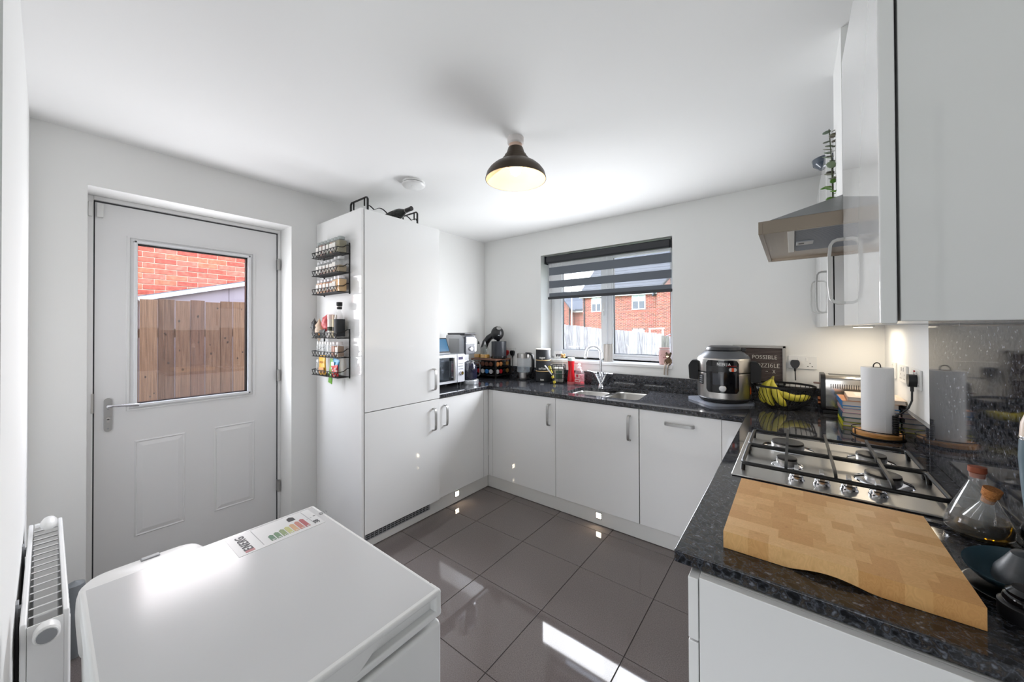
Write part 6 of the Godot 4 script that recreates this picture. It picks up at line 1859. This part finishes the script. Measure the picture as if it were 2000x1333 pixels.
	for k in 22: part(t, "vent_slot", at(t).box(Vector3(0.17 + 0.0098 * k, 1.062, -2.8195), Vector3(0.174 + 0.0098 * k, 1.088, -2.8202)), mat(80, 72, 68, 0.5))
	b = at(t)
	b.box(Vector3(0.095, 1.075, -2.88), Vector3(0.128, 1.083, -2.92), 0.003)
	part(t, "lever", b, mat(140, 110, 100, 0.3, 0.8))
	for y: float in [0.965, 0.99]: part(t, "knob", mb().lathe(Vector3(0.126, y, -2.87) - t.position, [[0.0, 0.0], [0.012, 0.0], [0.012, 0.012], [0.0, 0.013]], 16, Basis(Vector3.BACK, PI / 2)), mat(170, 108, 74, 0.3, 0.9))
	part(t, "foot_frame", at(t).box(Vector3(0.135, CT, -2.825), Vector3(0.395, 0.93, -2.975), 0.003), M.black)
	# stack of books in front of the toaster
	var books := [[0.02, [226, 222, 40], "yellow-spined book at the bottom of the stack", 0.0, 0.0], [0.022, [74, 108, 92], "green-spined book second from the bottom of the stack", 0.006, 0.02], [0.024, [60, 96, 130], "slate-blue book in the middle of the stack", 0.0, -0.02], [0.02, [214, 170, 176], "pink-spined book in the upper middle of the stack", 0.004, 0.03], [0.014, [70, 150, 196], "thin turquoise-spined book fourth from the top", 0.004, -0.01], [0.026, [70, 140, 214], "bright blue-spined book with an orange cover near the top", -0.006, 0.02], [0.02, [206, 186, 168], "pale open-topped cookbook on top of the stack", 0.05, -0.03]]
	var y := CT + 0.0005
	for e: Array in books:
		var sx := 0.205
		var o := thing("cookbook", e[2], "book", Vector3(0.3 + e[3] * 0.5, y, -2.64), "stack of cookbooks by the kitchen roll", e[4])
		var hx := 0.104
		var hz := 0.11
		part(o, "pages", mb().box(Vector3(-hx + 0.003, 0.0022, -hz + 0.004), Vector3(hx - 0.004, e[0] - 0.0022, hz - 0.004)), mat(206, 198, 190, 0.9))
		var cm := mat(e[1][0], e[1][1], e[1][2], 0.4)
		var topm: Material = mat(206, 140, 96, 0.5) if e[2].contains("orange") else (mat(226, 208, 190, 0.5) if e[2].contains("pale") else cm)
		part(o, "spine", mb().box(Vector3(-hx - 0.001, 0.0, -hz), Vector3(-hx + 0.0025, e[0], hz), 0.001), cm)
		part(o, "front_cover", mb().box(Vector3(-hx, e[0] - 0.0022, -hz), Vector3(hx, e[0], hz), 0.0008), topm)
		part(o, "back_cover", mb().box(Vector3(-hx, 0.0, -hz), Vector3(hx, 0.0022, hz), 0.0008), cm)
		if e[2].contains("pale"): part(o, "cover_picture", mb().box(Vector3(-0.07, e[0], -0.08), Vector3(0.08, e[0] + 0.0004, 0.06)), mat(232, 222, 212, 0.5))
		if e[2].contains("bright"): part(o, "page_band", mb().box(Vector3(-0.02, 0.006, hz - 0.0045), Vector3(0.06, 0.011, hz - 0.0036)), mat(224, 186, 40, 0.6))
		y += e[0] + 0.0006
	# kitchen roll
	c = Vector3(0.305, CT, -2.37)
	t = thing("kitchen_roll_holder", "black wire kitchen roll holder with a round wooden base", "holder", c)
	part(t, "base", mb().lathe(Vector3(0, 0.004, 0), [[0.0, 0.0], [0.083, 0.0], [0.085, 0.002], [0.085, 0.016], [0.083, 0.018], [0.0, 0.018]], 40), M.oak)
	part(t, "lower_ring", mb().tube(arc(Vector3(0, 0.004, 0), Vector3.RIGHT, Vector3.BACK, 0.0885, 0, TAU * 39 / 40, 39), 0.0035, 6, true), M.wire)
	part(t, "upper_ring", mb().tube(arc(Vector3(0, 0.034, 0), Vector3.RIGHT, Vector3.BACK, 0.0885, 0, TAU * 39 / 40, 39), 0.0022, 6, true), M.wire)
	for a: float in [0.6, 2.7, 4.8]: part(t, "ring_post", mb().tube([Vector3(cos(a) * 0.0885, 0.004, sin(a) * 0.0885), Vector3(cos(a) * 0.0885, 0.034, sin(a) * 0.0885)], 0.0022, 6), M.wire)
	b = mb()
	var lo := []
	lo.append(Vector3(-0.013, 0.02, 0.010))
	lo.append(Vector3(-0.013, 0.32, 0.010))
	lo.append_array(arc(Vector3(0, 0.325, 0), Vector3(-0.79, 0, 0.61), Vector3.UP, 0.0165, 0, PI, 10))
	lo.append(Vector3(0.013, 0.32, -0.010))
	lo.append(Vector3(0.013, 0.02, -0.010))
	b.tube(lo, 0.0024, 6)
	part(t, "loop", b, M.wire)
	t = thing("kitchen_roll", "white kitchen paper roll standing on its wooden holder", "paper roll", c + Vector3(0, 0.0225, 0))
	var paper := tri(mat(236, 236, 236, 0.95), Vector3.ONE * 14)
	paper.heightmap_enabled = false
	paper.normal_enabled = true
	var nt := NoiseTexture2D.new()
	nt.noise = noise(0.09, 2, 77)
	nt.as_normal_map = true
	nt.bump_strength = 3.0
	nt.seamless = true
	nt.width = 256
	nt.height = 256
	paper.normal_texture = nt
	paper.normal_scale = 0.4
	part(t, "paper", mb().lathe(Vector3.ZERO, [[0.0205, 0.0], [0.054, 0.0], [0.055, 0.002], [0.055, 0.296], [0.054, 0.298], [0.0205, 0.298], [0.0205, 0.0]], 40), paper)
	part(t, "core", mb().lathe(Vector3.ZERO, [[0.02, 0.001], [0.0204, 0.001], [0.0204, 0.297], [0.02, 0.297]], 20), mat(170, 140, 110, 0.9))
	part(t, "loose_edge", mb().box(Vector3(0.018, 0.001, 0.0505), Vector3(0.0195, 0.297, 0.0525)), paper)
	# sockets on the east wall
	socket("fused_spur", "white single switch plate on the right wall, nearest the corner", Vector3(EX, 1.188, -2.79), Vector3.LEFT, false)
	socket("wall_socket", "white double socket on the right wall behind the kitchen roll", Vector3(EX, 1.188, -2.58), Vector3.LEFT)
	socket("wall_socket", "white double socket on the right wall with the coiled-cord plug", Vector3(EX, 1.188, -2.345), Vector3.LEFT)
	t = plug(Vector3(EX - 0.0085, 1.185, -2.325), Vector3.LEFT, M.black, "black plug with a coiled black cord hanging beside the splashback", 0.0)
	var o := t.position
	part(t, "red_switch_mark", mb().box(Vector3(-0.004, 0.034, -0.03), Vector3(0.0, 0.04, -0.02)), mat(190, 40, 50, 0.5))
	part(t, "cable", mb().tube([Vector3(-0.013, -0.045, 0), Vector3(-0.014, -0.09, 0.002), Vector3(-0.024, -0.125, -0.002), Vector3(-0.045, -0.15, -0.006), Vector3(-0.062, -0.165, -0.01)], 0.0036, 8), M.black)
	var coil := []
	for k in 150:
		var a := TAU * k / 12.0
		coil.append(Vector3(-0.062 + cos(a) * 0.0085, -0.165 - 0.1 * k / 149.0, -0.01 + sin(a) * 0.0085))
	part(t, "coiled_cord", mb().tube(coil, 0.0036, 6), M.black)

# a patch that follows a round body of radius r, from angle a0 to a1 and height y0 to y1
func panel(t: Node3D, r: float, a0: float, a1: float, y0: float, y1: float, corner: float, m: Material, called: String) -> void:
	var rows := []
	var b := mb()
	var n := 16
	for i in n + 1:
		var a := lerpf(a0, a1, float(i) / n)
		var e := minf(float(i), float(n - i)) / n * (a1 - a0) * r
		var cut := 0.0 if e >= corner or corner == 0.0 else corner - sqrt(maxf(0.0, corner * corner - (corner - e) * (corner - e)))
		var d := Vector3(sin(a), 0, cos(a))
		rows.append(PackedVector3Array([d * (r - 0.004) + Vector3(0, y0 + cut, 0), d * r + Vector3(0, y0 + cut, 0), d * r + Vector3(0, y0 + cut, 0), d * r + Vector3(0, y1 - cut, 0), d * r + Vector3(0, y1 - cut, 0), d * (r - 0.004) + Vector3(0, y1 - cut, 0)]))
	b.skin(rows, false, false)
	part(t, called, b, m)

func banana(c: Vector3, tip: Vector3, mid: Vector3, end: Vector3, label: String) -> void:
	var t := thing("banana", label, "banana", c, "bananas in the wire bowl")
	var rows := []
	var n := 14
	for i in n + 1:
		var u := float(i) / n
		var q := tip.lerp(mid, u).lerp(mid.lerp(end, u), u)
		var d := ((mid - tip).lerp(end - mid, u)).normalized()
		var s := d.cross(Vector3(0, 0.3, 1)).normalized()
		var k := d.cross(s)
		var r := 0.0215 * sqrt(clampf((u - 0.1) * 5.0, 0.08, 1.0)) * sqrt(clampf((1.02 - u) * 6.0, 0.05, 1.0))
		var l := PackedVector3Array()
		for j in 10:
			var a := TAU * j / 10
			l.append(q + (s * cos(a) + k * sin(a)) * r * (1.0 if j % 2 else 0.95))
		rows.append(l)
	part(t, "peel", mb().skin(rows, true), mat(200, 188, 62, 0.5))
	part(t, "stalk", mb().tube([tip + Vector3(0.004, 0.012, 0), tip.lerp(mid, 0.12)], 0.0055, 7), mat(150, 140, 60, 0.7))
	part(t, "blossom_end", mb().ball(end, Vector3(0.006, 0.006, 0.006), 8, 6), mat(70, 60, 40, 0.8))

# ---------------------------------------------------------------- beside the hob
func hob_counter() -> void:
	# end-grain chopping board with a finger groove under its near edge
	var x0 := -0.13
	var x1 := 0.249
	var z0 := -0.957
	var z1 := -1.328
	var y0 := CT + 0.001
	var y1 := 0.949
	var t := thing("chopping_board", "thick end-grain wooden chopping board in front of the hob", "chopping board", Vector3(0.06, CT, -1.142))
	var nz := 9
	for i in nz:
		var za := lerpf(z0, z1, float(i) / nz)
		var zb := lerpf(z0, z1, float(i + 1) / nz)
		var x := x0
		var k := 0
		while x < x1 - 0.001:
			var w := rng.randf_range(0.034, 0.062)
			if x + w > x1 - 0.02: w = x1 - x
			var xe := x + w
			var m: Material = M.maple[rng.randi() % 5]
			# the groove lifts the underside of the first row
			var steps := 4 if i == 0 else 1
			var b := at(t)
			for s in steps:
				var xa := lerpf(x, xe, float(s) / steps)
				var xb := lerpf(x, xe, float(s + 1) / steps)
				var ga := groove(xa) if i == 0 else 0.0
				var gb := groove(xb) if i == 0 else 0.0
				b.hexa([Vector3(xa, y0 + ga, za), Vector3(xb, y0 + gb, za), Vector3(xb, y0, zb), Vector3(xa, y0, zb)], [Vector3(xa, y1, za), Vector3(xb, y1, za), Vector3(xb, y1, zb), Vector3(xa, y1, zb)])
			part(t, "block", b, m)
			x = xe
			k += 1
	# oil and vinegar bottle
	var c := Vector3(0.35, CT + 0.0005, -1.392)
	t = thing("oil_vinegar_bottle", "squat conical glass bottle of olive oil with a cork and a corked inner spout", "bottle", c)
	part(t, "glass", mb().lathe(Vector3.ZERO, [[0.0, 0.0], [0.044, 0.0], [0.054, 0.01], [0.056, 0.026], [0.05, 0.044], [0.038, 0.072], [0.024, 0.106], [0.015, 0.128], [0.013, 0.14], [0.0145, 0.15]], 36), glass(Color(0.93, 0.95, 0.95), 0.1))
	part(t, "oil", mb().lathe(Vector3.ZERO, [[0.0, 0.002], [0.042, 0.002], [0.052, 0.011], [0.0538, 0.026], [0.0485, 0.043], [0.0, 0.043]], 36), olive())
	part(t, "inner_vinegar", mb().lathe(Vector3(0, 0.006, 0), [[0.0, 0.0], [0.026, 0.002], [0.032, 0.014], [0.026, 0.028], [0.0, 0.029]], 24), mat(28, 14, 8, 0.15))
	var sb := Basis(Vector3(0.79, 0, -0.61).normalized(), 0.3)
	part(t, "inner_spout", mb().lathe(Vector3(0, 0.03, 0), [[0.03, 0.0], [0.02, 0.03], [0.012, 0.056], [0.0115, 0.07]], 24, sb), glass(Color(0.93, 0.95, 0.95), 0.14))
	part(t, "cork", mb().lathe(Vector3(0, 0.03, 0), [[0.0, 0.06], [0.0105, 0.06], [0.0115, 0.075], [0.0145, 0.078], [0.0155, 0.096], [0.0, 0.0965]], 20, sb), M.cork, "light cork of the spout")
	part(t, "cork", mb().lathe(Vector3(0, 0.138, 0), [[0.0, 0.0], [0.012, 0.0], [0.0135, 0.012], [0.0155, 0.014], [0.015, 0.026], [0.0, 0.027]], 20), mat(140, 72, 46, 0.7), "dark cork in the neck")
	# steel plate, dark teal pan with a domed tool in it
	t = thing("steel_plate", "round shiny steel disc lying on the worktop under the teal bowl", "plate", Vector3(0.33, CT, -1.12))
	part(t, "disc", mb().lathe(Vector3.ZERO, [[0.0, 0.0], [0.06, 0.0], [0.0695, 0.004], [0.07, 0.007], [0.066, 0.009], [0.0, 0.007]], 40), mat(120, 120, 120, 0.2, 1.0))
	t = thing("teal_bowl", "shallow dark teal bowl tilted at the right edge beside the oil bottle", "bowl", Vector3(0.334, 0.926, -1.137))
	var tb := Basis(Vector3(0.7, 0, 0.7).normalized(), 0.18)
	part(t, "dish", mb().lathe(Vector3.ZERO, [[0.0, 0.0], [0.03, 0.0], [0.055, 0.012], [0.066, 0.028], [0.0665, 0.031], [0.063, 0.029], [0.05, 0.014], [0.028, 0.004], [0.0, 0.004]], 40, tb), mat(46, 70, 80, 0.35))
	part(t, "dome", mb().lathe(Vector3(0.012, 0.006, 0.0), [[0.045, 0.0], [0.04, 0.018], [0.028, 0.036], [0.016, 0.056], [0.0, 0.06]], 30, tb), mat(58, 62, 66, 0.4))
	t = thing("grinder", "black round grinder base at the right edge of the worktop", "grinder", Vector3(0.315, CT, -1.03))
	part(t, "base", mb().lathe(Vector3.ZERO, [[0.0, 0.0], [0.034, 0.0], [0.036, 0.004], [0.036, 0.026], [0.03, 0.03], [0.0, 0.03]], 32), M.black)
	part(t, "collar", mb().lathe(Vector3.ZERO, [[0.03, 0.03], [0.031, 0.034], [0.029, 0.04], [0.026, 0.042], [0.027, 0.048], [0.02, 0.055], [0.0, 0.056]], 32), M.blackgloss)
	# blue-grey jug, of which the frame shows the left side
	t = thing("jug_kettle", "blue-grey jug with a cream top at the right edge, cut off by the frame", "jug", Vector3(0.382, CT, -1.215))
	part(t, "foot", mb().lathe(Vector3.ZERO, [[0.0, 0.0], [0.022, 0.0], [0.023, 0.004], [0.021, 0.02], [0.0, 0.02]], 30), mat(62, 70, 78, 0.4))
	part(t, "body", mb().lathe(Vector3.ZERO, [[0.02, 0.018], [0.015, 0.06], [0.016, 0.12], [0.021, 0.19], [0.0235, 0.24], [0.022, 0.28]], 32), mat(96, 116, 128, 0.35))
	part(t, "top", mb().lathe(Vector3.ZERO, [[0.022, 0.28], [0.02, 0.31], [0.014, 0.33], [0.0, 0.338]], 32), mat(226, 208, 192, 0.4))
	part(t, "top_ring", mb().lathe(Vector3.ZERO, [[0.0222, 0.276], [0.0232, 0.279], [0.0222, 0.283]], 32), M.chrome)

func groove(x: float) -> float:
	var u := (x - 0.053) / 0.066
	return 0.0 if absf(u) >= 1.0 else 0.011 * pow(0.5 + 0.5 * cos(PI * u), 0.6)

func olive() -> StandardMaterial3D:
	var m := StandardMaterial3D.new()
	m.albedo_color = Color(0.5, 0.36, 0.0, 0.12)
	m.refraction_enabled = true
	m.refraction_scale = 0.045
	m.roughness = 0.02
	m.transparency = BaseMaterial3D.TRANSPARENCY_ALPHA
	return m
